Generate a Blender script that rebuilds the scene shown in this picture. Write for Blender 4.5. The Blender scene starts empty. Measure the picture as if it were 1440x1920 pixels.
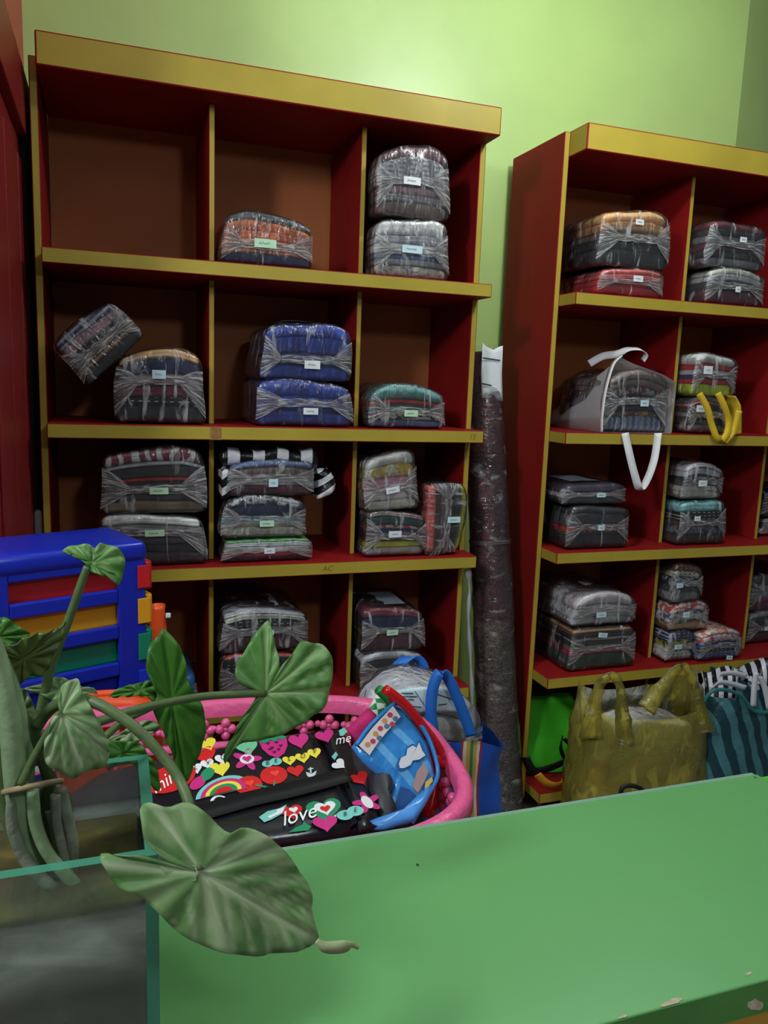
import bpy, bmesh, math, random
from mathutils import Vector, Matrix, noise as mnoise

# ------------------------------------------------------------------ camera
sc = bpy.context.scene
F_PX, PITCH, YAW, ROLL, CZ = 1479.2757, 0.1599, 0.3384, 0.037, 1.42
_fw = Vector((math.sin(YAW) * math.cos(PITCH), math.cos(YAW) * math.cos(PITCH), -math.sin(PITCH)))
_r0 = Vector((math.cos(YAW), -math.sin(YAW), 0))
_u0 = _r0.cross(_fw)
_r = _r0 * math.cos(ROLL) + _u0 * math.sin(ROLL)
_u = -_r0 * math.sin(ROLL) + _u0 * math.cos(ROLL)
cam = bpy.data.cameras.new('camera')
cam.sensor_fit = 'HORIZONTAL'; cam.sensor_width = 36.0; cam.lens = F_PX / 1440 * 36.0
cam.clip_start = 0.02
camo = bpy.data.objects.new('camera', cam)
sc.collection.objects.link(camo)
camo.matrix_world = Matrix(((_r.x, _u.x, -_fw.x, 0), (_r.y, _u.y, -_fw.y, 0), (_r.z, _u.z, -_fw.z, CZ), (0, 0, 0, 1)))
sc.camera = camo

# ------------------------------------------------------------------ light
world = bpy.data.worlds.new('world'); sc.world = world; world.use_nodes = True
world.node_tree.nodes['Background'].inputs[0].default_value = (0.80, 0.88, 1.0, 1)
world.node_tree.nodes['Background'].inputs[1].default_value = 0.07
def lamp(name, loc, energy, size, color=(1, 1, 1)):
    l = bpy.data.lights.new(name, 'POINT'); l.energy = energy; l.shadow_soft_size = size; l.color = color
    o = bpy.data.objects.new(name, l); o.location = loc; sc.collection.objects.link(o); return o
lamp('ceiling_bulb_light', (1.28, 1.42, 2.62), 29, 0.05, (0.93, 1.0, 0.98))
lamp('counter_bulb_light', (-1.2, 0.2, 2.50), 92, 0.16, (0.90, 0.97, 1.0))
lamp('front_fill_light', (0.7, -0.9, 2.40), 30, 0.10, (0.90, 0.97, 1.0))  # added fill from the front to brighten the packs, no real fitting
sc.view_settings.view_transform = 'Standard'; sc.view_settings.look = 'None'
sc.view_settings.gamma = 1.0; sc.view_settings.exposure = 0.0
sc.view_settings.use_curve_mapping = False

# ------------------------------------------------------------------ helpers
def ray(px, py):
    return _r * ((px - 720) / F_PX) - _u * ((py - 960) / F_PX) + _fw
CAM = Vector((0, 0, CZ))
def at(px, py, y):                       # the point at depth y that the photograph shows at px,py
    d = ray(px, py); return CAM + d * (y / d.y)
def on(px, py, P0, n):                   # the point on a plane
    d = ray(px, py); return CAM + d * ((P0 - CAM).dot(n) / d.dot(n))
def atz(px, py, z):
    d = ray(px, py); return CAM + d * ((z - CZ) / d.z)

C = sc.collection
def lin(c):
    return tuple(((v / 255) / 12.92 if v / 255 <= .04045 else ((v / 255 + .055) / 1.055) ** 2.4) for v in c)
def mesh(name, verts, faces, mats=None, smooth=True, midx=None):
    me = bpy.data.meshes.new(name); me.from_pydata([tuple(v) for v in verts], [], faces)
    if mats:
        for m in (mats if isinstance(mats, (list, tuple)) else [mats]): me.materials.append(m)
    if midx: me.polygons.foreach_set('material_index', midx)
    if smooth: me.polygons.foreach_set('use_smooth', [True] * len(me.polygons))
    me.update(); return me
def ob(name, me, parent=None, loc=None):
    o = bpy.data.objects.new(name, me); C.objects.link(o)
    if parent is not None: o.parent = parent
    if loc is not None: o.location = loc
    return o
def tag(o, label=None, cat=None, group=None, kind=None):
    if label: o['label'] = label
    if cat: o['category'] = cat
    if group: o['group'] = group
    if kind: o['kind'] = kind
    return o
def thing(name, label, cat, loc=(0, 0, 0), group=None, rot=(0, 0, 0)):
    o = bpy.data.objects.new(name, None); C.objects.link(o); o.location = loc; o.rotation_euler = rot
    o.empty_display_size = .05
    return tag(o, label, cat, group)

# ------------------------------------------------------------------ materials
MATS = {}
def newmat(name):
    m = bpy.data.materials.new(name); m.use_nodes = True
    nt = m.node_tree; nt.nodes.clear(); out = nt.nodes.new('ShaderNodeOutputMaterial')
    return m, nt, out
def N(nt, t, **kw):
    n = nt.nodes.new(t)
    for k, v in kw.items():
        if k.startswith('i_'):
            key = k[2:]; key = int(key) if key.isdigit() else key.replace('_', ' ')
            n.inputs[key].default_value = v
        else: setattr(n, k, v)
    return n
def L(nt, a, b): nt.links.new(a, b)
def ramp(nt, fac, stops, interp='LINEAR'):
    r = N(nt, 'ShaderNodeValToRGB'); r.color_ramp.interpolation = interp
    el = r.color_ramp.elements
    while len(el) < len(stops): el.new(0.5)
    for e, (p, c) in zip(el, stops):
        e.position = p; e.color = (*c, 1) if len(c) == 3 else c
    L(nt, fac, r.inputs[0]); return r
def principled(nt, out, color, rough=.5, spec=.5):
    p = N(nt, 'ShaderNodeBsdfPrincipled'); p.inputs['Base Color'].default_value = (*color, 1)
    p.inputs['Roughness'].default_value = rough; p.inputs['Specular IOR Level'].default_value = spec
    L(nt, p.outputs[0], out.inputs[0]); return p
def paint(name, c, rough=.45, spec=.4, var=.12, scale=6, bump=.05, bscale=60, wear=None, wearth=.72):
    if name in MATS: return MATS[name]
    m, nt, out = newmat(name); col = lin(c); p = principled(nt, out, col, rough, spec)
    tc = N(nt, 'ShaderNodeTexCoord'); geo = N(nt, 'ShaderNodeNewGeometry')
    no = N(nt, 'ShaderNodeTexNoise', i_Scale=scale, i_Detail=5.0); L(nt, geo.outputs['Position'], no.inputs['Vector'])
    a = tuple(v * (1 - var) for v in col); b = tuple(min(1, v * (1 + var)) for v in col)
    r = ramp(nt, no.outputs['Fac'], [(.3, a), (.7, b)])
    cur = r.outputs[0]
    if wear:
        n2 = N(nt, 'ShaderNodeTexNoise', i_Scale=scale * 9, i_Detail=4.0); L(nt, geo.outputs['Position'], n2.inputs['Vector'])
        f = ramp(nt, n2.outputs['Fac'], [(wearth, (0, 0, 0)), (wearth + .03, (1, 1, 1))])
        mx = N(nt, 'ShaderNodeMix', data_type='RGBA'); L(nt, f.outputs[0], mx.inputs[0]); L(nt, cur, mx.inputs[6])
        mx.inputs[7].default_value = (*lin(wear), 1); cur = mx.outputs[2]
    L(nt, cur, p.inputs['Base Color'])
    if bump:
        n3 = N(nt, 'ShaderNodeTexNoise', i_Scale=bscale, i_Detail=3.0); L(nt, geo.outputs['Position'], n3.inputs['Vector'])
        bp = N(nt, 'ShaderNodeBump', i_Strength=bump, i_Distance=.01); L(nt, n3.outputs['Fac'], bp.inputs['Height'])
        L(nt, bp.outputs[0], p.inputs['Normal'])
    MATS[name] = m; return m
def plain(name, c, rough=.5, spec=.5):
    if name in MATS: return MATS[name]
    m, nt, out = newmat(name); principled(nt, out, lin(c), rough, spec); MATS[name] = m; return m
COL = dict(navy=(38, 48, 84), orange=(214, 104, 62), salmon=(222, 132, 108), grey=(132, 130, 136), dgrey=(72, 72, 80), lgrey=(176, 176, 184),
           white=(218, 218, 222), cream=(206, 194, 178), brown=(92, 62, 50), tan=(196, 150, 104), black=(30, 30, 36), char=(48, 48, 56),
           blue=(46, 66, 150), dblue=(36, 48, 100), teal=(96, 140, 140), dteal=(40, 76, 80), red=(176, 38, 44), maroon=(108, 40, 56), wine=(92, 46, 62),
           pink=(220, 140, 160), lpink=(226, 182, 186), magenta=(170, 40, 96), lime=(176, 214, 40), yellow=(222, 190, 70), sky=(130, 186, 206),
           turq=(70, 160, 186), green=(70, 150, 70), dgreen=(54, 74, 62), khaki=(132, 118, 100), taupe=(120, 104, 100), purple=(58, 46, 66), mauve=(150, 116, 128), denim=(84, 104, 150), coral=(214, 96, 92))
def fab(spec):
    """'colour' or 'colour*pattern*colour2'"""
    if spec in MATS: return MATS[spec]
    parts = spec.split('*'); c1 = tuple(min(.82, v * 1.6) for v in lin(COL[parts[0]]))
    m, nt, out = newmat('fabric_' + spec.replace('*', '_')); p = principled(nt, out, c1, .88, .2)
    geo = N(nt, 'ShaderNodeTexCoord'); P = geo.outputs['Object']
    no = N(nt, 'ShaderNodeTexNoise', i_Scale=22.0, i_Detail=4.0); L(nt, P, no.inputs['Vector'])
    r = ramp(nt, no.outputs['Fac'], [(.3, tuple(v * .72 for v in c1)), (.7, tuple(min(1, v * 1.15) for v in c1))])
    cur = r.outputs[0]
    if len(parts) > 1:
        pat = parts[1]; c2 = lin(COL[parts[2]])
        sep = N(nt, 'ShaderNodeSeparateXYZ'); L(nt, P, sep.inputs[0])
        def stripes(sock, freq, th, dist=0):
            w = N(nt, 'ShaderNodeTexWave', wave_type='BANDS', bands_direction='X', i_Scale=freq, i_Distortion=float(dist)); 
            cb = N(nt, 'ShaderNodeCombineXYZ'); L(nt, sock, cb.inputs[0])
            if dist: L(nt, P, w.inputs['Vector'])
            else: L(nt, cb.outputs[0], w.inputs['Vector'])
            return ramp(nt, w.outputs['Fac'], [(th, (0, 0, 0)), (th + .06, (1, 1, 1))]).outputs[0]
        if pat == 'vstripe': f = stripes(sep.outputs[0], 14.0, .5)
        elif pat == 'hstripe': f = stripes(sep.outputs[2], 22.0, .55)
        elif pat == 'dots':
            v = N(nt, 'ShaderNodeTexVoronoi', i_Scale=48.0); L(nt, P, v.inputs['Vector'])
            f = ramp(nt, v.outputs['Distance'], [(.36, (1, 1, 1)), (.42, (0, 0, 0))]).outputs[0]
        elif pat == 'dash':
            f1 = stripes(sep.outputs[0], 16.0, .55); f2 = stripes(sep.outputs[2], 30.0, .8)
            mm = N(nt, 'ShaderNodeMath', operation='MULTIPLY'); L(nt, f1, mm.inputs[0]); L(nt, f2, mm.inputs[1]); f = mm.outputs[0]
        elif pat == 'plaid':
            f1 = stripes(sep.outputs[0], 9.0, .6); f2 = stripes(sep.outputs[2], 26.0, .6)
            mm = N(nt, 'ShaderNodeMath', operation='ADD', use_clamp=True); L(nt, f1, mm.inputs[0]); L(nt, f2, mm.inputs[1])
            m2 = N(nt, 'ShaderNodeMath', operation='MULTIPLY'); L(nt, mm.outputs[0], m2.inputs[0]); m2.inputs[1].default_value = .6; f = m2.outputs[0]
        elif pat == 'squares':
            ch = N(nt, 'ShaderNodeTexChecker', i_Scale=26.0); L(nt, P, ch.inputs['Vector'])
            n4 = N(nt, 'ShaderNodeTexNoise', i_Scale=5.0); L(nt, P, n4.inputs['Vector'])
            g = ramp(nt, sep.outputs[1], [(0, (0, 0, 0)), (.02, (1, 1, 1))]).outputs[0]
            mm = N(nt, 'ShaderNodeMath', operation='MULTIPLY'); L(nt, ch.outputs['Fac'], mm.inputs[0]); L(nt, g, mm.inputs[1]); f = mm.outputs[0]
        elif pat == 'swirl': f = stripes(P, 9.0, .56, 9)
        else:                                         # floral blobs
            n4 = N(nt, 'ShaderNodeTexNoise', i_Scale=34.0, i_Detail=1.0, i_Distortion=1.4); L(nt, P, n4.inputs['Vector'])
            f = ramp(nt, n4.outputs['Fac'], [(.50, (0, 0, 0)), (.54, (1, 1, 1))]).outputs[0]
        mx = N(nt, 'ShaderNodeMix', data_type='RGBA'); L(nt, f, mx.inputs[0]); L(nt, cur, mx.inputs[6]); mx.inputs[7].default_value = (*c2, 1)
        cur = mx.outputs[2]
    L(nt, cur, p.inputs['Base Color'])
    wv = N(nt, 'ShaderNodeTexNoise', i_Scale=90.0, i_Detail=3.0); L(nt, P, wv.inputs['Vector'])
    bp = N(nt, 'ShaderNodeBump', i_Strength=.3, i_Distance=.006); L(nt, wv.outputs['Fac'], bp.inputs['Height']); L(nt, bp.outputs[0], p.inputs['Normal'])
    MATS[spec] = m; return m
def plastic(name, tint=(1, 1, 1), haze=.06, crease=.5, gl=1.0, stretch=(46, 30, 9), body=(.93, .94, .98), th=.60, tr=(1, 1, 1), rough=.16, uv=False):
    """clear wrinkled film: transparent, glossy, hazy along its creases"""
    if name in MATS: return MATS[name]
    m, nt, out = newmat(name)
    tc = N(nt, 'ShaderNodeTexCoord'); info = N(nt, 'ShaderNodeObjectInfo')
    add = N(nt, 'ShaderNodeVectorMath', operation='ADD'); L(nt, tc.outputs['UV' if uv else 'Object'], add.inputs[0])
    L(nt, info.outputs['Random'], add.inputs[1])
    mp = N(nt, 'ShaderNodeMapping'); mp.inputs['Scale'].default_value = stretch; L(nt, add.outputs[0], mp.inputs[0])
    n1 = N(nt, 'ShaderNodeTexNoise', i_Scale=1.0, i_Detail=4.0, i_Distortion=.6); L(nt, mp.outputs[0], n1.inputs['Vector'])
    mp2 = N(nt, 'ShaderNodeMapping'); mp2.inputs['Scale'].default_value = (20, 20, 20); mp2.inputs['Rotation'].default_value = (0, .7, 0); L(nt, add.outputs[0], mp2.inputs[0])
    n2 = N(nt, 'ShaderNodeTexNoise', noise_type='RIDGED_MULTIFRACTAL', i_Scale=.8, i_Detail=3.0); L(nt, mp2.outputs[0], n2.inputs['Vector'])
    mm = N(nt, 'ShaderNodeMath', operation='MULTIPLY'); L(nt, n2.outputs[0], mm.inputs[0]); mm.inputs[1].default_value = .45
    hgt = N(nt, 'ShaderNodeMath', operation='ADD'); L(nt, n1.outputs[0], hgt.inputs[0]); L(nt, mm.outputs[0], hgt.inputs[1])
    bp = N(nt, 'ShaderNodeBump', i_Strength=.85, i_Distance=.012); L(nt, hgt.outputs[0], bp.inputs['Height'])
    fr = N(nt, 'ShaderNodeFresnel', i_IOR=1.5); L(nt, bp.outputs[0], fr.inputs['Normal'])
    f2 = N(nt, 'ShaderNodeMath', operation='MULTIPLY', use_clamp=True); L(nt, fr.outputs[0], f2.inputs[0]); f2.inputs[1].default_value = 1.3 * gl
    gs = N(nt, 'ShaderNodeBsdfGlossy', i_Roughness=rough); L(nt, bp.outputs[0], gs.inputs['Normal'])
    t = N(nt, 'ShaderNodeBsdfTransparent'); t.inputs[0].default_value = (*tr, 1)
    df = N(nt, 'ShaderNodeBsdfDiffuse'); df.inputs[0].default_value = (*body, 1)
    tl = N(nt, 'ShaderNodeBsdfTranslucent'); tl.inputs[0].default_value = (*body, 1)
    dm = N(nt, 'ShaderNodeMixShader'); dm.inputs[0].default_value = .4; L(nt, df.outputs[0], dm.inputs[1]); L(nt, tl.outputs[0], dm.inputs[2])
    mask = ramp(nt, n1.outputs[0], [(th, (haze,) * 3), (th + .12, (crease,) * 3)])
    m1 = N(nt, 'ShaderNodeMixShader'); L(nt, mask.outputs[0], m1.inputs[0]); L(nt, t.outputs[0], m1.inputs[1]); L(nt, dm.outputs[0], m1.inputs[2])
    m2 = N(nt, 'ShaderNodeMixShader'); L(nt, f2.outputs[0], m2.inputs[0]); L(nt, m1.outputs[0], m2.inputs[1]); L(nt, gs.outputs[0], m2.inputs[2])
    L(nt, m2.outputs[0], out.inputs[0]); MATS[name] = m; return m
WRAP = plastic('clear_wrap', haze=.04, crease=.6, th=.59, gl=1.2, rough=.18)
FOLD = plastic('clear_wrap_folded', haze=.10, crease=.62, th=.48, stretch=(1.4, 24, 1), uv=True)
YEL = paint('yellow_paint', (170, 150, 56), .45, .3, .10, 5, .04, 40)
RED = paint('red_paint', (138, 24, 26), .55, .15, .10, 5, .04, 40)
BACKP = paint('brown_backing', (164, 96, 54), .6, .25, .10, 4, .04, 60)
PAPER_W = paint('paper_white', (222, 226, 232), .8, .1, .05, 30, 0)
PAPER_G = paint('paper_green', (186, 222, 190), .8, .1, .05, 30, 0)
PAPER_B = paint('paper_blue', (196, 222, 232), .8, .1, .05, 30, 0)
INK = plain('ink', (60, 62, 74), .8, .1)

# ------------------------------------------------------------------ shape builders
def boxm(name, x0, x1, y0, y1, z0, z1, mats, front=None, bev=.003, faces_idx=None):
    """bevelled box; faces whose normal points to a direction in `front` take material 1"""
    bm = bmesh.new()
    bmesh.ops.create_cube(bm, size=1)
    bmesh.ops.scale(bm, vec=(x1 - x0, y1 - y0, z1 - z0), verts=bm.verts)
    bmesh.ops.translate(bm, vec=((x0 + x1) / 2, (y0 + y1) / 2, (z0 + z1) / 2), verts=bm.verts)
    bm.faces.ensure_lookup_table(); bm.normal_update()
    if front:
        for f in bm.faces:
            for d in front:
                if f.normal.dot(Vector(d)) > .9: f.material_index = 1
    if bev: bmesh.ops.bevel(bm, geom=bm.edges[:], offset=bev, segments=2, profile=.5, affect='EDGES')
    me = bpy.data.meshes.new(name); bm.to_mesh(me); bm.free()
    for m in (mats if isinstance(mats, (list, tuple)) else [mats]): me.materials.append(m)
    return me
def axis(h, r, n):
    a = [-h, -h + .12 * r, -h + .4 * r, -h + r]
    inner = [(-h + r) + (2 * (h - r)) * i / n for i in range(1, n)]
    return a + inner + [h - r, h - .4 * r, h - .12 * r, h]
def rbox(hx, hy, hz, r, n=(4, 3, 2), rz=None):
    """rounded box grid centred on the origin -> verts, faces"""
    rz = min(r, hz * .98); rx = min(r, hx * .98); ry = min(r, hy * .98)
    A = [axis(hx, rx, n[0]), axis(hy, ry, n[1]), axis(hz, rz, n[2])]
    h = (hx, hy, hz); rr = (rx, ry, rz)
    verts = []; index = {}; faces = []
    def V(p):
        key = tuple(round(q, 6) for q in p)
        if key in index: return index[key]
        inner = [max(-(h[i] - rr[i]), min(h[i] - rr[i], p[i])) for i in range(3)]
        d = [(p[i] - inner[i]) / rr[i] for i in range(3)]
        ln = math.sqrt(sum(q * q for q in d)) or 1
        verts.append(Vector([inner[i] + rr[i] * d[i] / ln for i in range(3)]))
        index[key] = len(verts) - 1; return index[key]
    for ax in range(3):
        b, c = (ax + 1) % 3, (ax + 2) % 3
        for s in (-1, 1):
            for i in range(len(A[b]) - 1):
                for j in range(len(A[c]) - 1):
                    q = []
                    for (ii, jj) in ((i, j), (i + 1, j), (i + 1, j + 1), (i, j + 1)):
                        p = [0, 0, 0]; p[ax] = s * h[ax]; p[b] = A[b][ii]; p[c] = A[c][jj]; q.append(V(p))
                    faces.append(q if s > 0 else q[::-1])
    return verts, faces
def tube(pts, rad, seg=8, cap=True):
    """tube through 3D points with a radius or radii"""
    if not isinstance(rad, (list, tuple)): rad = [rad] * len(pts)
    vs = []; fs = []; n = len(pts); prev = None
    for i, p in enumerate(pts):
        t = (pts[min(i + 1, n - 1)] - pts[max(i - 1, 0)]).normalized()
        a = prev if prev is not None else (Vector((0, 0, 1)) if abs(t.z) < .9 else Vector((1, 0, 0)))
        b = t.cross(a).normalized(); a = b.cross(t).normalized(); prev = a
        for k in range(seg):
            w = 2 * math.pi * k / seg
            vs.append(p + (a * math.cos(w) + b * math.sin(w)) * rad[i])
    for i in range(n - 1):
        for k in range(seg):
            k2 = (k + 1) % seg
            fs.append([i * seg + k, i * seg + k2, (i + 1) * seg + k2, (i + 1) * seg + k])
    if cap:
        fs.append(list(range(seg))[::-1]); fs.append([(n - 1) * seg + k for k in range(seg)])
    return vs, fs
def smoothpts(pts, sub=4):
    """catmull-rom"""
    out = []
    for i in range(len(pts) - 1):
        p0 = pts[max(i - 1, 0)]; p1 = pts[i]; p2 = pts[i + 1]; p3 = pts[min(i + 2, len(pts) - 1)]
        for k in range(sub):
            t = k / sub
            out.append(.5 * ((2 * p1) + (p2 - p0) * t + (2 * p0 - 5 * p1 + 4 * p2 - p3) * t * t + (3 * p1 - p0 - 3 * p2 + p3) * t ** 3))
    out.append(pts[-1]); return out
def ribbon(pts, width, side, thick=.0015, sub=5):
    """flat strap: pts centre line, side = direction(s) across the strap"""
    P = smoothpts(pts, sub); n = len(P)
    S = side if isinstance(side, list) else [side] * len(pts)
    S = smoothpts([Vector(s) for s in S], sub)
    W = width if isinstance(width, list) else [width] * len(pts)
    W = [w.x for w in smoothpts([Vector((w, 0, 0)) for w in W], sub)]
    vs = []; fs = []
    for i in range(n):
        t = (P[min(i + 1, n - 1)] - P[max(i - 1, 0)]).normalized(); s = S[i].normalized()
        nn = t.cross(s).normalized() if t.cross(s).length > 1e-6 else Vector((0, -1, 0))
        s = nn.cross(t).normalized()
        for a, b in ((-1, -1), (1, -1), (1, 1), (-1, 1)):
            vs.append(P[i] + s * (a * W[i] / 2) + nn * (b * thick / 2))
    for i in range(n - 1):
        for k in range(4):
            fs.append([i * 4 + k, i * 4 + (k + 1) % 4, (i + 1) * 4 + (k + 1) % 4, (i + 1) * 4 + k])
    fs.append([3, 2, 1, 0]); fs.append([(n - 1) * 4 + k for k in range(4)])
    return vs, fs
def card(outline, n, thick, bulge=0., res=10):
    """soft flat thing: outline = 3D points on a plane with normal n (towards the viewer); fan-filled, bulging, with thickness"""
    c = sum(outline, Vector()) / len(outline); n = n.normalized(); m = len(outline)
    vs = []; fs = []
    for side in (1, -1):
        base = len(vs); vs.append(c + n * (side * thick / 2 + bulge * (1 if side > 0 else 0)))
        for k in range(1, res + 1):
            t = k / res
            e = thick / 2 * (1 if k < res else .35)
            for p in outline:
                vs.append(c + (p - c) * t + n * (side * e + (bulge * (1 - t * t) if side > 0 else 0)))
        for i in range(m):
            j = (i + 1) % m
            f = [base, base + 1 + i, base + 1 + j]; fs.append(f if side > 0 else f[::-1])
            for k in range(res - 1):
                q = [base + 1 + k * m + i, base + 1 + (k + 1) * m + i, base + 1 + (k + 1) * m + j, base + 1 + k * m + j]
                fs.append(q if side > 0 else q[::-1])
    A = 1 + (res - 1) * m; B = A + 1 + res * m
    for i in range(m):
        j = (i + 1) % m; fs.append([A + i, B + i, B + j, A + j])
    return vs, fs
def rnd(seed): return random.Random(seed)
def wob(p, s, a, k):
    return a * mnoise.noise(Vector((p[0] * k + s * 7.3, p[1] * k - s * 3.1, p[2] * k + s * 1.7)))

# ------------------------------------------------------------------ the room
D = 2.2; DB = 2.108; YB = 2.525; WALL = 2.56
def slab(name, x0, x1, y0, y1, z0, z1, mat, **k): 
    return tag(ob(name, boxm(name, x0, x1, y0, y1, z0, z1, mat, bev=0)), kind='structure')
GREEN = paint('green_wall_paint', (188, 220, 134), .40, .8, .06, 3, .10, 9)
PINKW = paint('red_wall_paint', (186, 76, 68), .5, .35, .06, 3, .08, 9)
slab('floor', -2.5, 3.6, -2.2, 3.4, -.06, 0, paint('floor_tile', (150, 146, 138), .35, .4, .1, 5, .05))
slab('ceiling', -2.5, 3.6, -2.2, 3.4, 2.95, 3.0, paint('ceiling_paint', (222, 226, 218), .8, .2, .04))
slab('wall_back', -.205, 2.25, WALL, WALL + .1, 0, 2.95, GREEN)
w = slab('wall_left', -.30, -.204, 1.60, WALL + .1, 0, 2.95, PINKW)
# wall turned back from here at an invented angle, so it takes less light
a = Vector((2.25, WALL, 0)); b = Vector((3.6, WALL + .60, 0)); nrm = Vector((.406, -.914, 0)) * -.1
vs = [a, b, b + nrm, a + nrm]; vs = vs + [v + Vector((0, 0, 2.95)) for v in vs]
tag(ob('wall_right', mesh('wall_right', vs, [[0, 1, 5, 4], [1, 2, 6, 5], [2, 3, 7, 6], [3, 0, 4, 7], [4, 5, 6, 7], [3, 2, 1, 0]], GREEN, False)), kind='structure')
# red door let into the left wall
DRED = paint('door_red', (126, 22, 26), .45, .4, .10, 4, .05, 30)
dr = tag(ob('door_1', boxm('door_1', -.2035, -.196, 1.62, 2.50, 0, 1.985, DRED)), kind='structure')
for (y0, y1) in ((1.64, 1.85), (1.88, 2.11), (2.15, 2.42)):
    ob('door_panel', boxm('door_panel', -.196, -.190, y0, y1, .10, 1.93, DRED, bev=.002), dr)
ob('door_lintel', boxm('door_lintel', -.2035, -.176, 1.62, 2.545, 1.985, 2.135, DRED, bev=.004), dr)
ob('door_jamb', boxm('door_jamb', -.2035, -.184, 2.47, 2.535, 0, 1.985, DRED, bev=.004), dr)
# things standing in the narrow gap beside the left shelf
bb = tag(ob('black_strip', boxm('black_strip', -.200, -.170, 2.27, 2.30, 0, 2.015, plain('black_strip', (22, 22, 22), .8, .2))),
         'tall black strip filling the gap between red door and shelf', 'board')  # plain black upright box filling the gap
v, f = rbox(.0105, .02, .53, .009, (2, 2, 8))
v = [p + Vector((wob(p, 3, .0012, 12), wob(p, 5, .003, 12), 0)) for p in v]
gs = tag(ob('plastic_sleeve', mesh('plastic_sleeve', v, f, plastic('grey_film', haze=.55, crease=.85, body=(.60, .62, .66))), None, (-.1795, 2.235, .532)),
         'pale grey plastic sleeve standing beside the left edge of the shelf', 'plastic sleeve')

# ------------------------------------------------------------------ cubby shelves
ZH = dict(ht=.7696, hb=.6942, t2=.2946, t3=-.1234, t4=-.5014, t5=-.9156)
ZH = {k: v + CZ for k, v in ZH.items()}
TH = .037; BASE = .105
ROWS = [ZH['hb'], ZH['t2'], ZH['t3'], ZH['t4'], ZH['t5'], BASE]        # top edges of boards
def shelf(label, xl, xr, divs, side_out):
    """xl, xr: outer faces of the sides; side_out: board ends run over the side edge by this much"""
    s = thing('cubby_shelf', label, 'shelf', ((xl + xr) / 2, (D + YB) / 2, 0), 'yellow edged cubby shelves')
    ox, oy = (xl + xr) / 2, (D + YB) / 2
    def part(nm, x0, x1, y0, y1, z0, z1, mats, front, bev=.0025):
        return ob(nm, boxm(nm, x0 - ox, x1 - ox, y0 - oy, y1 - oy, z0, z1, mats, front, bev), s)
    FR = [(0, -1, 0)]; FE = [(0, -1, 0), (1, 0, 0), (-1, 0, 0)]
    sw = .020; tops = ZH['ht'] - .003
    part('side_panel', xl, xl + sw, D, YB, 0, tops if side_out < 0 else ZH['hb'] + .05, [RED, YEL], FR)
    part('side_panel', xr - sw, xr, D, YB, 0, tops if side_out < 0 else ZH['hb'] + .05, [RED, YEL], FR)
    bl = xl + (sw if side_out < 0 else side_out); br = xr - (sw if side_out < 0 else .002)
    part('header_board', bl, br, DB, YB - .02, ZH['hb'], ZH['ht'], [RED, YEL], FE, .004)
    for z in ROWS[1:]:
        part('shelf_board', bl, br, DB, YB - .008, z - TH, z, [RED, YEL], FE)
    zt = [ZH['hb']] + ROWS[1:]
    for i in range(5):
        top = zt[0] if i == 0 else zt[i] - TH
        for x in divs:
            part('divider', x - .0075, x + .0075, D, YB - .008, ROWS[i + 1], top, [RED, YEL], FR, .0015)
        ob('back_panel', boxm('back_panel', bl - ox, br - ox, YB - .008 - oy, YB - .001 - oy, ROWS[i + 1] - TH * .5, top + .01, BACKP, bev=0), s)
    return s, part
SA, partA = shelf('yellow and red cubby shelf beside the red door, one top cubby empty', -.166, 1.047, (.2655, .6776), .022)
SB, partB = shelf('yellow and red cubby shelf with the white tote bag, beside the carpet roll', 1.3025, 2.66, (1.7841, 2.199), -1)
# worn tape patch and pencil marks on the board edges
patch = ob('tape_patch', boxm('tape_patch', .252 - .4405, .280 - .4405, DB - .0012 - 2.3625, DB - 2.3625 + .0003, ZH['t3'] - .036, ZH['t3'] - .003, paint('worn_tape', (150, 112, 62), .7, .2, .2, 80), bev=0), SA)
def textmesh(s, size, shear=0.):
    cu = bpy.data.curves.new('text', 'FONT'); cu.body = s; cu.size = size; cu.align_x = 'CENTER'; cu.align_y = 'CENTER'; cu.shear = shear; cu.resolution_u = 3
    o = bpy.data.objects.new('text', cu); C.objects.link(o)
    dg = bpy.context.evaluated_depsgraph_get(); me = bpy.data.meshes.new_from_object(o.evaluated_get(dg))
    vs = [v.co.copy() for v in me.vertices]; fs = [list(p.vertices) for p in me.polygons]
    bpy.data.objects.remove(o); bpy.data.meshes.remove(me); bpy.data.curves.remove(cu)
    return vs, fs
PENCIL = plain('pencil_mark', (128, 104, 40), .8, .1)
for (s, x, z) in (('15', 1.008, ZH['t3'] - .019), ('AC', .578, ZH['t4'] - .019)):
    v, f = textmesh(s, .022, .2)
    v = [Vector((p.x + x - .4405, DB - .0006 - 2.3625, p.y + z)) for p in v]
    ob('pencil_mark', mesh('pencil_mark', v, f, PENCIL, False), SA)

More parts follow.
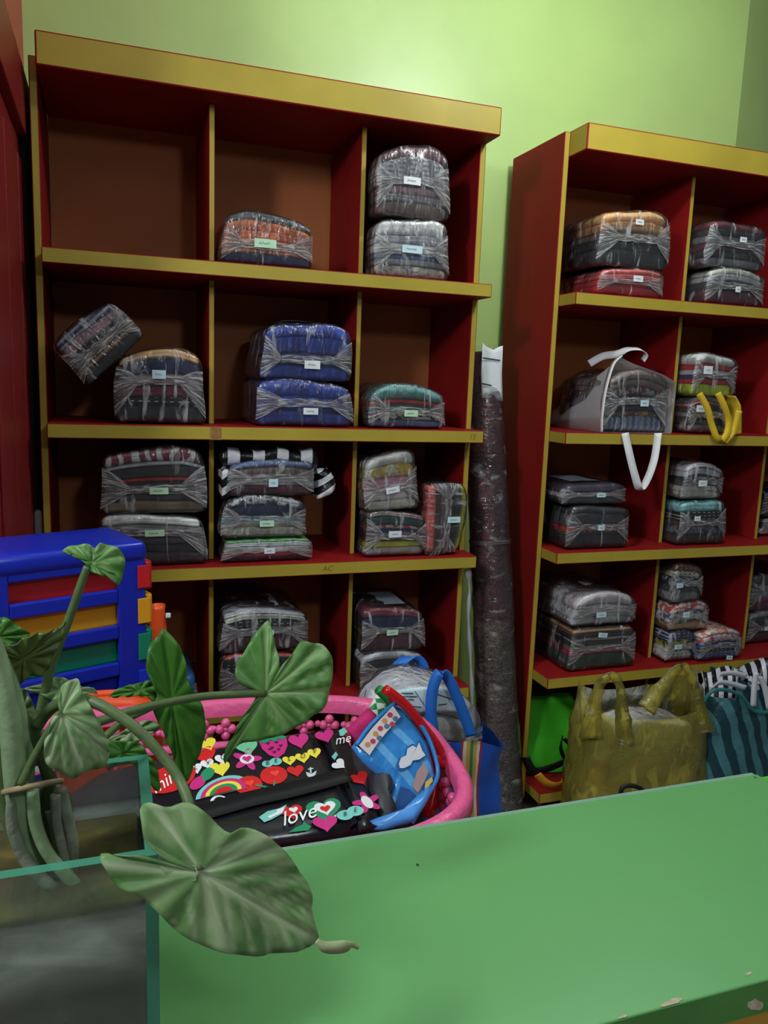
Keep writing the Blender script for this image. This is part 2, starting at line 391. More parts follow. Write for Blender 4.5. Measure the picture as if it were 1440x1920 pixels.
# ------------------------------------------------------------------ laundry packs
COLS = {'A': [(-.146, .258), (.273, .670), (.685, 1.027)], 'B': [(1.3225, 1.7766), (1.7916, 2.1915), (2.2065, 2.64)]}
def deform(W, H, crown, pinch):
    def g(p):                                 # p in pack space: x centred, z from 0
        u = max(-1, min(1, p.x / (W / 2))); t = max(0, min(1.1, p.z / H))
        x = p.x * (1.0 - pinch * 1.5 * t * t) + .003 * math.sin(t * 5 + W * 90)
        z = p.z * (1 - crown * abs(u) ** 3.2 + .05 * math.sin(u * 2.2 + H * 70) * t)
        return Vector((x, p.y, z))
    return g
def pack(label, sh, col, px, board, layers, tagpos=None, tagcol='w', depth=.27, yf=None, below=None, roll=0, crown=.13, pinch=.05,
         note=False, group='plastic wrapped laundry packs on the cubby shelves', seam=.5, seed=1, fitx=True, name='laundry_pack', tagrot=0, wrap=None, z0=None, side_layers=False, dx=0):
    R = rnd(seed * 17 + 3)
    x0p, y0p, x1p, y1p = px
    if yf is None: yf = D - .065
    ym = (y0p + y1p) / 2
    xa = at(x0p, ym, yf).x; xb = at(x1p, ym, yf).x
    zt = at((x0p + x1p) / 2, y0p, yf).z
    if below is not None: zb = below['top']
    elif z0 is not None: zb = z0
    else: zb = board + .0015
    if fitx and sh:
        lo, hi = COLS[sh][col]; 
        if yf + .02 > D - .1: xa = max(xa, lo + .010); xb = min(xb, hi - .010)
    W = xb - xa; H = max(.035, zt - zb)
    if side_layers: W, H = H, W
    dep = min(depth, YB - .015 - yf)
    root = thing(name, label, 'laundry pack', ((xa + xb) / 2 + dx, yf + dep / 2, zb), group, (0, 0, 0))
    if side_layers:
        root.rotation_euler = (0, math.radians(90 + roll), 0); root.location = (xa, yf + dep / 2, zb + W / 2)
    elif roll:
        root.rotation_euler = (0, math.radians(-roll), 0)
    mg = .004
    g = deform(W, H, crown, pinch)
    # folded garments
    Ws = W - 2 * mg; Hs = H - 2 * mg
    tot = sum(l[1] for l in layers); z = mg
    for i, (spec, th) in enumerate(layers):
        h = Hs * th / tot; w = Ws * (1 - R.uniform(0, .05)); d = dep - 2 * mg - R.uniform(0, .02)
        v, f = rbox(w / 2, d / 2, h / 2 * 1.03, min(h * .5, .016), (5, 3, 2))
        ox = R.uniform(-.3, .3) * (Ws - w); oy = -(dep - 2 * mg - d) / 2 + R.uniform(0, .006)
        folds = R.choice((1, 2, 2, 3))
        nv = []
        for p in v:
            q = Vector((p.x + ox, p.y + oy, p.z + z + h / 2))
            if p.y < 0:                       # fold lines show on the front edge
                zz = (p.z / h + .5) * folds
                q.y += .004 * (1 - abs(math.sin(math.pi * zz))) * (h > .012)
            q.z += wob(q, seed + i, h * .16, 16); q.y += wob(q, seed + i + 9, .004, 20)
            nv.append(g(q))
        ob('folded_garment', mesh('folded_garment', nv, f, fab(spec)), root)
        z += h
    # plastic film
    v, f = rbox(W / 2, dep / 2, H / 2, .018, (12, 6, 6))
    nv = []
    for p in v:
        q = Vector((p.x, p.y, p.z + H / 2)); k = abs(p.x) / (W / 2)
        q.y += wob(q, seed, .004, 30) * (1 if p.y < 0 else .3); q.x += wob(q, seed + 2, .004, 26); q.z += wob(q, seed + 4, .003, 26) * min(1, q.z / .02)
        nv.append(g(q))
    wp = ob('plastic_wrap', mesh('plastic_wrap', nv, f, wrap or WRAP), root)
    # folded ends of the film and the taped seam on the front
    yfr = -dep / 2 - .0015; zs = H * seam
    for s in (-1, 1):
        vs = []; fs = []; n = 5
        ap = s * W * (.5 - R.uniform(.2, .3)); za = H * R.uniform(.80, .93); zl = H * R.uniform(.06, .16)
        for i in range(n + 1):
            t = i / n; xx = s * W * .497 * (1 - t) + ap * t
            top = za * (1 - t) + (zs + .006) * t; bot = zl * (1 - t) + (zs - .006) * t
            for j in range(4):
                q = Vector((xx, yfr - .001 * math.sin(t * 3.1) + R.uniform(-.0006, .0006), bot + (top - bot) * j / 3))
                if i == 0: q.y += .006
                vs.append(g(q))
        for i in range(n):
            for j in range(3):
                q = [i * 4 + j, i * 4 + 4 + j, i * 4 + 5 + j, i * 4 + 1 + j]; fs.append(q if s < 0 else q[::-1])
        me = mesh('wrap_flap', vs, fs, FOLD); uvl = me.uv_layers.new(name='UVMap')
        for lp in me.loops: uvl.data[lp.index].uv = ((lp.vertex_index // 4) / n + s, (lp.vertex_index % 4) / 3)
        ob('wrap_flap', me, wp)
    vs = []; fs = []; n = 8; hs = min(.011, H * .09)
    for i in range(n + 1):
        xx = W * (-.29 + .58 * i / n)
        for j in (-1, 1):
            vs.append(g(Vector((xx, yfr - .0012 + R.uniform(-.0004, .0004), zs + j * hs + R.uniform(-.002, .002)))))
    for i in range(n): fs.append([i * 2, i * 2 + 2, i * 2 + 3, i * 2 + 1])
    me = mesh('wrap_seam', vs, fs, FOLD); uvl = me.uv_layers.new(name='UVMap')
    for lp in me.loops: uvl.data[lp.index].uv = (3 * (lp.vertex_index // 2) / n, .25 * (lp.vertex_index % 2))
    ob('wrap_seam', me, wp)
    if tagpos:
        tx = at(tagpos[0], tagpos[1], yf); wq, hq = (tagpos[2], tagpos[3]) if len(tagpos) > 2 else (.046, .021)
        if side_layers: lx, lz = H * .0 - (tx.z - (zb + W / 2)), (tx.x - xa)
        elif roll: lx, lz = W * (tagpos[0] - x0p) / (x1p - x0p) - W / 2, H * (y1p - tagpos[1]) / (y1p - y0p)
        else: lx, lz = tx.x - root.location.x, tx.z - zb
        c, s_ = math.cos(math.radians(tagrot)), math.sin(math.radians(tagrot))
        vs = []; fs = []
        for i in range(4):
            for j in range(3):
                a = wq * (i / 3 - .5); b = hq * (j / 2 - .5)
                vs.append(Vector((lx + a * c - b * s_, yfr - .004 - .001 * math.sin(i * 1.4), lz + a * s_ + b * c)))
        for i in range(3):
            for j in range(2): fs.append([i * 3 + j, i * 3 + 3 + j, i * 3 + 4 + j, i * 3 + 1 + j])
        lb = ob('paper_label', mesh('paper_label', vs, fs, {'w': PAPER_W, 'g': PAPER_G, 'b': PAPER_B}[tagcol]), root)
        v, f = [], []
        for (row, x_, ww) in ((0, -.3, .5),):
            m = 9
            for i in range(m):
                a = wq * (x_ + ww * i / (m - 1)); b = hq * (.12 * (1 if i % 2 else -1) * R.uniform(.5, 1.2))
                for e in (-.0007, .0007):
                    v.append(Vector((lx + a * c - (b + e) * s_, yfr - .0058, lz + a * s_ + (b + e) * c)))
            for i in range(m - 1): f.append([i * 2, i * 2 + 2, i * 2 + 3, i * 2 + 1])
        ob('handwriting', mesh('handwriting', v, f, INK, False), lb)
    if note:                                   # a slip of paper lying on top under the film
        v, f = rbox(.055, .07, .0008, .0006, (3, 3, 1))
        v = [Vector((p.x - .01, p.y - dep * .12, H * .985 + .0015 + wob(p, seed, .002, 20) - .25 * crown * H * abs(p.x / (W / 2)) ** 3)) for p in v]
        ob('paper_slip', mesh('paper_slip', v, f, paint('slip_paper', (150, 156, 172), .7, .2, .1, 60)), root)
    return dict(top=zb + (H if not side_layers else W) - .003, root=root, W=W, H=H, zb=zb, yf=yf, dep=dep, xc=(xa + xb) / 2)
def Ls(s):
    out = []
    for t in s.split():
        a = t.split(':'); out.append((a[0], float(a[1]) if len(a) > 1 else 1.))
    return out
b2, b3, b4, b5 = ZH['t2'], ZH['t3'], ZH['t4'], ZH['t5']
# --- left shelf, top row
pack('orange and navy laundry pack alone in its cubby, pale green label', 'A', 1, (405, 396, 590, 499), b2, Ls('navy:1.1 orange:.7 salmon:.7 orange:.9 orange:1 dgrey:.7'), (497, 457, .058, .022), 'g', seam=.38, seed=1, crown=.2)
q = pack('white printed laundry pack under the grey plaid one, blue label', 'A', 2, (687, 404, 845, 523), b2, Ls('cream*floral*lgrey:1 grey:.5 denim:.5 white:.9 lgrey:.7 white:1.3'), (772, 468, .06, .02), 'b', seed=2, seam=.45)
pack('grey plaid laundry pack on top of the white one in the upper cubby', 'A', 2, (690, 270, 847, 405), b2, Ls('taupe:1.1 grey:.6 mauve:.6 lgrey*plaid*dgrey:2.2 wine:.8'), (772, 340, .05, .02), 'w', seed=3, below=q, seam=.5)
# --- second row
pB = pack('tan, navy and maroon laundry pack with the tilted pack leaning on it', 'A', 0, (212, 655, 386, 788), b3, Ls('char:1.2 black*dash*white:.5 maroon:.8 mauve:.8 navy:1 tan:.6'), (298, 702, .034, .022), 'b', seed=4, seam=.58)
q = pack('dark mauve and navy laundry pack tipped on its corner against the yellow upright', 'A', 0, (88, 568, 246, 718), b3, Ls('char:1 brown*hstripe*tan:1 khaki:.6 char:.6 mauve:1.2 dblue*hstripe*lgrey:1.1'), None, seed=5, fitx=False, z0=1.462, yf=D - .075, depth=.24, crown=.06, seam=.42)
_a = math.radians(45); _c = at(183, 640, q['yf'] + .02)
q['root'].rotation_euler = (0, -_a, 0); q['root'].location = (_c.x + math.sin(_a) * q['H'] / 2, q['yf'] + q['dep'] / 2, _c.z - math.cos(_a) * q['H'] / 2)
q = pack('royal blue laundry pack at the bottom of the blue pair, white label', 'A', 1, (478, 712, 664, 798), b3, Ls('blue*squares*white:1 blue:1.2 blue:1.2'), (582, 771, .042, .018), 'w', seed=6, crown=.1)
pack('royal blue laundry pack with a paper slip on top of the blue pair', 'A', 1, (490, 600, 663, 716), b3, Ls('blue:1 dblue:1 blue:1.2 blue*squares*white:1'), (585, 684, .044, .022), 'w', seed=7, below=q, note=True, seam=.36, crown=.2)
pack('teal, red and grey laundry pack alone in its cubby, pale green label', 'A', 2, (676, 722, 838, 803), b3, Ls('denim:.6 cream*floral*char:1 dteal:.5 red:.4 teal:1.3'), (770, 775, .042, .018), 'g', seed=8, note=True, seam=.4, crown=.18)
# --- third row
q = pack('white and charcoal laundry pack behind the blue drawer tower, green label', 'A', 0, (182, 962, 398, 1066), b4, Ls('dgrey:1 char:.8 dgrey:.7 brown:.5 grey:.6 white:.9'), (290, 999, .05, .018), 'g', seed=9, seam=.66)
pack('black laundry pack with swirl print on top and a red stripe', 'A', 0, (186, 838, 389, 962), b4, Ls('khaki:.9 dgrey:.7 black:.9 red:.25 char:1 lgrey:.25 maroon*swirl*white:1.1'), (298, 920, .048, .018), 'g', seed=10, below=q, seam=.38)
q = pack('white, green and red laundry pack under two others beside the striped bag', 'A', 1, (415, 1008, 588, 1060), b4, Ls('navy:.5 red:.4 white:.9 lgrey:.7 green:.35'), (505, 1032, .03, .016), 'w', seed=11, seam=.5)
q = pack('cream, turquoise and navy laundry pack under the black and white striped bag', 'A', 1, (410, 930, 577, 1012), b4, Ls('cream:.9 cream:.5 turq:.4 navy:.9 char*floral*lgrey:.9'), (500, 981, .040, .017), 'g', seed=12, below=q, seam=.45)
zeb = pack('laundry pack inside the black and white striped plastic bag', 'A', 1, (424, 862, 592, 935), b4, Ls('wine:.8 lgrey:.5 taupe:.9 denim:.6'), (512, 905, .026, .022), 'b', seed=13, below=q, seam=.5, crown=.08)
q = pack('grey, red and mustard laundry pack under the pink one, white label', 'A', 2, (666, 957, 802, 1042), b4, Ls('lgrey:.8 yellow:.5 brown:.8 navy:.4 red*floral*white:.4 dteal:.8 taupe:.5'), (740, 1001, .040, .019), 'w', seed=14, seam=.46)
pack('pale pink laundry pack with yellow print, tilted on the mustard striped one', 'A', 2, (671, 846, 790, 948), b4, Ls('cream:.7 lpink:.9 pink:.8 cream*floral*yellow:.9 white:.9'), (731, 911, .042, .018), 'w', seed=15, below=q, roll=5, tagrot=6, seam=.4)
pack('pink, grey and yellow laundry pack standing on its side at the shelf end', 'A', 2, (800, 905, 876, 1042), b4, Ls('coral:.9 brown:.4 grey:.7 maroon:.35 char:.7 yellow:.4'), (850, 974, .042, .018), 'b', seed=16, side_layers=True, roll=0, tagrot=90 - 12 + 12, fitx=True, yf=D - .07)
# --- fourth row
q = pack('red topped grey laundry pack under the maroon pack, half hidden by leaves', 'A', 1, (405, 1222, 560, 1322), b5, Ls('lgrey:.8 white:.5 grey:.8 char*dash*white:.8 black:.5 red:.3'), (478, 1275), 'w', seed=17, yf=D - .05)
pack('maroon, white and grey laundry pack with a dark slip on top, behind the leaf', 'A', 1, (412, 1142, 580, 1222), b5, Ls('wine:1.1 grey:.4 char*dash*lgrey:.8 cream:.4 lgrey:.4'), (500, 1186, .04, .016), 'g', seed=18, below=q, yf=D - .05, note=True)
q = pack('grey and charcoal laundry pack under the maroon and blue one', 'A', 2, (661, 1222, 800, 1292), b5, Ls('wine:.5 grey:.6 char:1.2 lgrey:.7'), (737, 1263, .036, .018), 'w', seed=19, yf=D - .06)
pack('maroon laundry pack with a blue printed layer, pale green label', 'A', 2, (662, 1138, 799, 1222), b5, Ls('wine:1.4 lgrey:.25 dblue:1.1 maroon:.8'), (735, 1185, .036, .017), 'g', seed=20, below=q, yf=D - .06, note=True)
pack('bright blue plastic pack low in the cubby beside the drawer tower', 'A', 0, (318, 1268, 372, 1322), b5, Ls('turq:1 blue:1'), None, seed=21, yf=D - .03, depth=.2, wrap=plastic('blue_film', haze=.5, crease=.7, body=(.10, .34, .75)))
# --- right shelf, top row
q = pack('red laundry pack under the tan and black one on the top row', 'B', 0, (1122, 500, 1248, 556), b2, Ls('red:1 red:.8 coral:.6 coral:.6'), (1195, 523, .036, .018), 'w', seed=22, depth=.3)
pack('tan and black laundry pack lying on the red one', 'B', 0, (1122, 390, 1260, 502), b2, Ls('char:1.3 black:.8 taupe:.6 tan:.8 tan:.8'), (1198, 417, .030, .016), 'w', seed=23, below=q, depth=.3, seam=.5)
q = pack('white, charcoal and maroon laundry pack under the plum one', 'B', 1, (1325, 502, 1437, 573), b2, Ls('wine:1.2 char:.8 lgrey:.6 cream:.5'), (1382, 543, .022, .018), 'w', seed=24)
pack('plum and grey laundry pack on the white and maroon one', 'B', 1, (1325, 412, 1440, 505), b2, Ls('grey:.8 char:.6 wine:.7 grey:.7 char:.6 maroon:.6'), (1392, 450, .028, .016), 'w', seed=25, below=q)
# second row
tp = pack('brown topped laundry pack with blue base inside the white tote bag', 'B', 0, (1134, 695, 1255, 806), b3, Ls('denim*vstripe*lgrey:1.2 brown*floral*tan:.4 char:.5 navy*dash*white:.7 maroon*floral*lgrey:.6 taupe:.6 taupe:.7'), (1207, 756, .032, .020), 'b', seed=26)
q = pack('charcoal and grey laundry pack inside the yellow tote bag', 'B', 1, (1260, 742, 1368, 808), b3, Ls('grey:.8 black:1 grey:.5 char:.8 coral:.25 dgrey:.6'), (1313, 766, .040, .022), 'w', seed=27, fitx=True)
pack('white, red and lime green laundry pack on the yellow tote bag', 'B', 1, (1264, 660, 1385, 742), b3, Ls('lime:1.2 red:.5 dblue:.4 lgrey:.5 red:.5 white:1'), (1326, 694, .036, .026), 'w', seed=28, below=q)
pack('grey laundry pack beside the upright at the right end of the second row', 'B', 2, (1442, 755, 1540, 812), b3, Ls('dgrey:1 lgrey:1 denim:.6'), None, seed=29, yf=D + .035)
# third row
q = pack('black laundry pack with a red band under the dark purple one', 'B', 0, (1064, 945, 1183, 1028), b4, Ls('char:1.2 brown*dash*tan:.35 red:.3 dgrey:1.2 char:.7'), (1126, 989, .026, .018), 'b', seed=30, depth=.31)
pack('dark purple laundry pack with a slip, lying on the black and red one', 'B', 0, (1055, 905, 1177, 947), b4, Ls('dgrey:.8 lgrey:.5 purple:1.2'), (1126, 928, .034, .014), 'b', seed=31, below=q, note=True, depth=.31)
q = pack('light blue and black laundry pack under the white one', 'B', 1, (1256, 935, 1364, 1018), b4, Ls('char:.7 navy*floral*grey:.9 brown:.3 black*dash*white:.8 sky:.9'), (1306, 972, .026, .016), 'w', seed=32)
pack('white and charcoal laundry pack on the light blue one', 'B', 1, (1256, 868, 1360, 936), b4, Ls('cream:.6 white:.5 char:.8 lgrey:.6 lpink:.4'), (1316, 906, .036, .020), 'w', seed=33, below=q, crown=.2)
q = pack('white and navy laundry pack beside the last upright of the third row', 'B', 2, (1428, 968, 1530, 1014), b4, Ls('white:.8 navy:.8 grey:.6'), None, seed=34, yf=D + .035)
pack('black laundry pack on the white and navy one by the last upright', 'B', 2, (1430, 915, 1530, 970), b4, Ls('char:1 dgrey:.6 black:.8'), None, seed=35, yf=D + .035, below=q)
# fourth row
q = pack('green, magenta and brown laundry pack under the plain white one', 'B', 0, (1068, 1172, 1194, 1258), b5, Ls('dgreen:1.3 magenta:.5 khaki:.4 dgrey:.5 lgrey:.2 char:.4 brown*hstripe*tan:.6'), (1129, 1190, .036, .016), 'b', seed=36, depth=.31, tagrot=-8)
pack('plain white laundry pack on the green and magenta one', 'B', 0, (1075, 1112, 1196, 1174), b5, Ls('lgrey:.5 white:.9 lpink:.9'), (1126, 1152, .038, .018), 'b', seed=37, below=q, depth=.3, crown=.22)
q = pack('small navy and yellow patterned laundry pack at the bottom of a pile of three', 'B', 1, (1218, 1184, 1306, 1246), b5, Ls('white*dash*char:.9 lpink:.4 yellow*floral*dblue:.5 navy*dash*white:1'), (1270, 1212, .032, .016), 'b', seed=38, depth=.25)
q = pack('small white floral laundry pack in the middle of a pile of three', 'B', 1, (1222, 1130, 1332, 1186), b5, Ls('tan:.6 white*floral*denim:1 white*floral*coral:1'), (1285, 1152, .028, .020), 'b', seed=39, below=q, depth=.25)
pack('small tan and charcoal patterned laundry pack at the top of a pile of three', 'B', 1, (1226, 1056, 1320, 1132), b5, Ls('grey:.8 dgrey:.6 char*floral*white:.7 cream*dash*char:.6 brown*dash*tan:.7'), (1273, 1097, .028, .017), 'b', seed=40, below=q, depth=.25)
pack('small blue and peach striped laundry pack beside the pile of three', 'B', 1, (1313, 1182, 1393, 1250), b5, Ls('denim*dash*white:.8 char*dash*white:.6 blue:.5 lpink*dots*coral:.9 white*floral*salmon:.6'), (1366, 1232, .028, .015), 'b', seed=41, depth=.22, yf=D - .085, tagrot=-8)
q = pack('dark blue laundry pack at the bottom beside the last upright', 'B', 2, (1402, 1145, 1505, 1214), b5, Ls('dgrey:.8 navy:.8 dgrey:.8 grey:.6'), (1437, 1178, .03, .014), 'b', seed=42, yf=D + .035)
pack('turquoise striped laundry pack on the dark blue one by the last upright', 'B', 2, (1408, 1070, 1510, 1147), b5, Ls('wine:.7 magenta:.3 turq:.3 white:.3 brown*floral*cream:.5 dgrey:1'), None, seed=43, yf=D + .035, below=q)

# ------------------------------------------------------------------ bags on the right shelf
ZEBRA = None
def stripemat(name, c1, c2, scale, direction='X', dist=1.5, rough=.3, trans=0., th=.5, rot=(0, 0, 0), coord='Object'):
    if name in MATS: return MATS[name]
    m, nt, out = newmat(name); p = principled(nt, out, lin(c1), rough, .5)
    tc = N(nt, 'ShaderNodeTexCoord'); mp = N(nt, 'ShaderNodeMapping'); mp.inputs['Rotation'].default_value = rot; L(nt, tc.outputs[coord], mp.inputs[0])
    w = N(nt, 'ShaderNodeTexWave', wave_type='BANDS', bands_direction=direction, i_Scale=scale, i_Distortion=dist, i_Detail=1.0); w.inputs['Detail Scale'].default_value = .6
    L(nt, mp.outputs[0], w.inputs['Vector'])
    r = ramp(nt, w.outputs['Fac'], [(th, lin(c1)), (th + .05, lin(c2))]); L(nt, r.outputs[0], p.inputs['Base Color'])
    n = N(nt, 'ShaderNodeTexNoise', i_Scale=30.0, i_Detail=3.0); L(nt, tc.outputs['Object'], n.inputs['Vector'])
    bp = N(nt, 'ShaderNodeBump', i_Strength=.5, i_Distance=.012); L(nt, n.outputs['Fac'], bp.inputs['Height']); L(nt, bp.outputs[0], p.inputs['Normal'])
    MATS[name] = m; return m
ZEBRA = stripemat('zebra_film', (20, 20, 24), (214, 214, 222), 4.6, 'X', 1.2, .28)
WHITEB = plastic('white_tote_fabric', haze=.72, crease=.85, gl=.5, body=(.80, .78, .80), stretch=(14, 14, 14), rough=.35)
WHITER = paint('white_webbing', (226, 226, 230), .6, .3, .04, 20, .1, 120)
def loft(rings, close=True, cap0=False, cap1=False):
    n = len(rings[0]); vs = [p for r in rings for p in r]; fs = []
    for i in range(len(rings) - 1):
        for k in range(n if close else n - 1):
            k2 = (k + 1) % n; fs.append([i * n + k, i * n + k2, (i + 1) * n + k2, (i + 1) * n + k])
    if cap0: fs.append(list(range(n))[::-1])
    if cap1: fs.append([(len(rings) - 1) * n + k for k in range(n)])
    return vs, fs
def rel(vs, root): return [v - root.location for v in vs]
# the white tote: lies open towards the room around its pack
tote = thing('tote_bag', 'white translucent tote bag with one strap hanging over the shelf edge', 'tote bag', (tp['xc'], 2.3, b3))
xl_, xr_ = tp['xc'] - tp['W'] / 2 - .006, tp['xc'] + tp['W'] / 2 + .006
prof = [(xl_ - .012, .001), (xl_ - .012, .05), (xl_ + .000, .13), (xl_ + .030, .205), (xl_ + .06, .235), (xl_ + .11, .215), (xr_ - .05, .19), (xr_ - .004, .165), (xr_, .12), (xr_, .06), (xr_, .001)]
rings = []
for t in range(9):
    k = t / 8; y = 2.118 + .36 * k
    ring = []
    for (x, z) in prof:
        zz = z * (1 - .68 * k ** 1.2); xx = x + (.015 * k if x < tp['xc'] else -.03 * k)
        q = Vector((xx, y, b3 + .0005 + zz)); q.x += wob(q, 2, .010, 14) * (z > .02); q.z += wob(q, 5, .008, 12) * (z > .02)
        if t == 0: q.y += .03 * (zz / .235) * (1 if x < tp['xc'] else .2)
        ring.append(q)
    ring.append(Vector((tp['xc'], y, b3 + .0005)))
    rings.append(ring)
v, f = loft(rings, True, False, True)
ob('bag_body', mesh('bag_body', rel(v, tote), f, WHITEB), tote)
hem = [Vector((p.x, p.y - .002, p.z)) for p in rings[0][:5]]
v, f = ribbon(hem, .032, Vector((.25, 1, 0)), .0012); ob('bag_hem', mesh('bag_hem', rel(v, tote), f, WHITER), tote)
pts = [at(1172, 812, 2.10), at(1180, 850, 2.085), at(1190, 890, 2.08), at(1200, 917, 2.08), at(1214, 898, 2.08), at(1227, 860, 2.085), at(1234, 812, 2.10)]
v, f = ribbon(pts, .024, [Vector((1, -.25, 0))] * 3 + [Vector((.6, -.8, .2))] + [Vector((.5, -.8, 0))] * 3); ob('strap', mesh('strap', rel(v, tote), f, WHITER), tote)
pts = [at(1105, 682, 2.26), at(1130, 668, 2.24), at(1156, 664, 2.2), at(1178, 655, 2.17), at(1200, 655, 2.15), at(1211, 664, 2.15), at(1205, 676, 2.16)]
v, f = ribbon(pts, .024, [Vector((0, .3, 1))] * 3 + [Vector((0, 1, .4))] * 4); ob('strap', mesh('strap', rel(v, tote), f, WHITER), tote)
# the yellow tote round the lower pack of the next cubby
YT = paint('yellow_tote_fabric', (214, 180, 48), .6, .3, .06, 20, .1, 100)
yt = thing('tote_bag', 'yellow tote bag with two looped handles hanging over the shelf edge', 'tote bag', (2.0, 2.3, b3))
pxr = at(1372, 775, 2.135).x
rings = []
for t in range(7):
    k = t / 6; y = 2.112 + .33 * k; ring = []
    for (x, z) in ((pxr - .03, .0006), (pxr + .004, .0006), (pxr + .030, .006), (pxr + .026, .05), (pxr + .014, .10), (pxr - .010, .128), (pxr - .028, .130), (pxr - .008, .122), (pxr + .008, .096), (pxr + .018, .05), (pxr + .02, .012), (pxr - .002, .004), (pxr - .03, .003)):
        q = Vector((x, y, b3 + z)); q.x += wob(q, 8, .006, 20) * (z > .02); ring.append(q)
    rings.append(ring)
v, f = loft(rings, True, True, True); ob('bag_body', mesh('bag_body', rel(v, yt), f, YT), yt)
for P in ([(1311, 738), (1326, 765), (1334, 795), (1345, 822), (1356, 828), (1368, 818), (1378, 800), (1386, 770)], [(1346, 737), (1358, 762), (1366, 790), (1362, 815), (1350, 826), (1346, 818)]):
    pts = [at(a, b_, 2.095 - .004 * (i % 2)) for i, (a, b_) in enumerate(P)]
    v, f = ribbon(pts, .020, [Vector((1, -.5, .2))] * len(pts)); ob('handle', mesh('handle', rel(v, yt), f, YT), yt)
# black and white striped plastic bag over the pack in the left shelf
zr = zeb['root']; W, H, dep = zeb['W'], zeb['H'], zeb['dep']
def clump(hx_, hy_, hz_, c, seed, amp, n=(10, 8, 6), r=.03, cut=None):
    v, f = rbox(hx_, hy_, hz_, r, n); nv = []
    for p in v:
        q = p + Vector(c); q += Vector((wob(q, seed, amp, 24), wob(q, seed + 3, amp, 22), wob(q, seed + 6, amp, 26)))
        if cut and q.z < cut(q): q.z = cut(q)
        nv.append(q)
    return nv, f
parts_ = []
parts_.append(clump(W / 2 + .012, dep / 2 - .004, .022, (0, .006, H + .004), 3, .012, (14, 10, 2), .018, lambda q: H - .016 - .5 * max(0, abs(q.x) - W / 2 + .03)))
parts_.append(clump(.026, .07, .040, (W / 2 + .034, -.06, .030), 11, .016, (5, 6, 6), .02))
parts_.append(clump(.014, .08, .040, (-W / 2 - .004, -.05, .034), 17, .010, (4, 6, 6), .012))
for k_, (v, f) in enumerate(parts_):
    if k_ == 2: v = [Vector((max(p.x, -W / 2 - .010), p.y, p.z)) for p in v]
    o = ob('striped_bag', mesh('striped_bag', v, f, ZEBRA if k_ == 0 else stripemat('zebra_film_tail', (20, 20, 24), (214, 214, 222), 9, 'Z', 2.5, .28, rot=(0, .6, 0))), zr); o['label'] = 'black and white striped plastic bag over the pack'

# ------------------------------------------------------------------ bags on the floor before the right shelf
def film(name, body, haze, crease, tr, rough=.25, gl=.8):
    return plastic(name, haze=haze, crease=crease, body=body, tr=tr, rough=rough, gl=gl, stretch=(24, 24, 10), th=.56)
YFILM = film('yellow_film', (.88, .76, .14), .29, .60, (.98, .92, .50))
yb_ = 1.98
def bagbody(x0, x1, yc, hy, ztop, seed, rimfun=None, n=40, m=12, bulge=.012, taper=.06):
    rings = []
    for j in range(m + 1):
        t = j / m; ring = []
        for k in range(n):
            a = 2 * math.pi * k / n; c, s = math.cos(a), math.sin(a)
            cx = math.copysign(abs(c) ** .55, c); sy = math.copysign(abs(s) ** .6, s)
            zt = ztop if rimfun is None else rimfun(cx, sy)
            w = (x1 - x0) / 2 * (.96 + bulge * 4 * math.sin(math.pi * t) - taper * t * t)
            q = Vector(((x0 + x1) / 2 + cx * w, yc + sy * hy * (1 - .22 * t * t), .002 + zt * t))
            d = .020 * min(1, t * 4)
            q.x += wob(q, seed, d, 9) + wob(q, seed + 1, d * .5, 25); q.y += wob(q, seed + 2, d, 10) + wob(q, seed + 3, d * .6, 28)
            ring.append(q)
        rings.append(ring)
    return loft(rings, True, True, False)
xa, xb = at(1090, 1420, 1.93).x, at(1328, 1420, 1.93).x
yb = thing('plastic_bag', 'translucent yellow plastic carrier bag with two tied handles, before the shelf', 'carrier bag', ((xa + xb) / 2, yb_, 0))
zrim = at(1210, 1345, 1.93).z
v, f = bagbody(xa, xb, yb_, .10, .45, 3, lambda cx, sy: zrim + .07 * abs(cx) ** 4 + .045 * (sy > 0))
ob('bag_body', mesh('bag_body', rel(v, yb), f, YFILM), yb)
for P, wd in (([(1108, 1385), (1112, 1335), (1124, 1290), (1140, 1268), (1156, 1272), (1164, 1305), (1168, 1350), (1172, 1400)], [.07, .05, .032, .026, .026, .034, .05, .06]),
              ([(1212, 1330), (1240, 1290), (1262, 1262), (1278, 1250), (1291, 1258), (1301, 1290), (1311, 1330), (1318, 1375)], [.06, .045, .032, .026, .028, .034, .05, .07])):
    pts = [at(a, b_, 1.905 + .01 * math.sin(i)) for i, (a, b_) in enumerate(P)]
    v, f = ribbon(pts, wd, Vector((1, -.35, .1)), .002)
    v = [p + Vector((wob(p, 4, .006, 40), wob(p, 6, .01, 40), 0)) for p in v]
    ob('bag_handle', mesh('bag_handle', rel(v, yb), f, YFILM), yb)
yf_ = yb_ - .07
pack('white plastic wrapped bundle inside the yellow carrier bag', None, 0, (1150, 1352, 1310, 1420), 0, Ls('white:1 lgrey:.8 white:1'), None, seed=51, yf=yf_, depth=.13, fitx=False, z0=.20, group=None, crown=.1)
pack('brown bundle at the bottom of the yellow carrier bag', None, 0, (1125, 1424, 1310, 1560), 0, Ls('tan:1 cream:1 tan:1'), None, seed=52, yf=yf_, depth=.13, fitx=False, z0=.006, group=None, crown=.05)
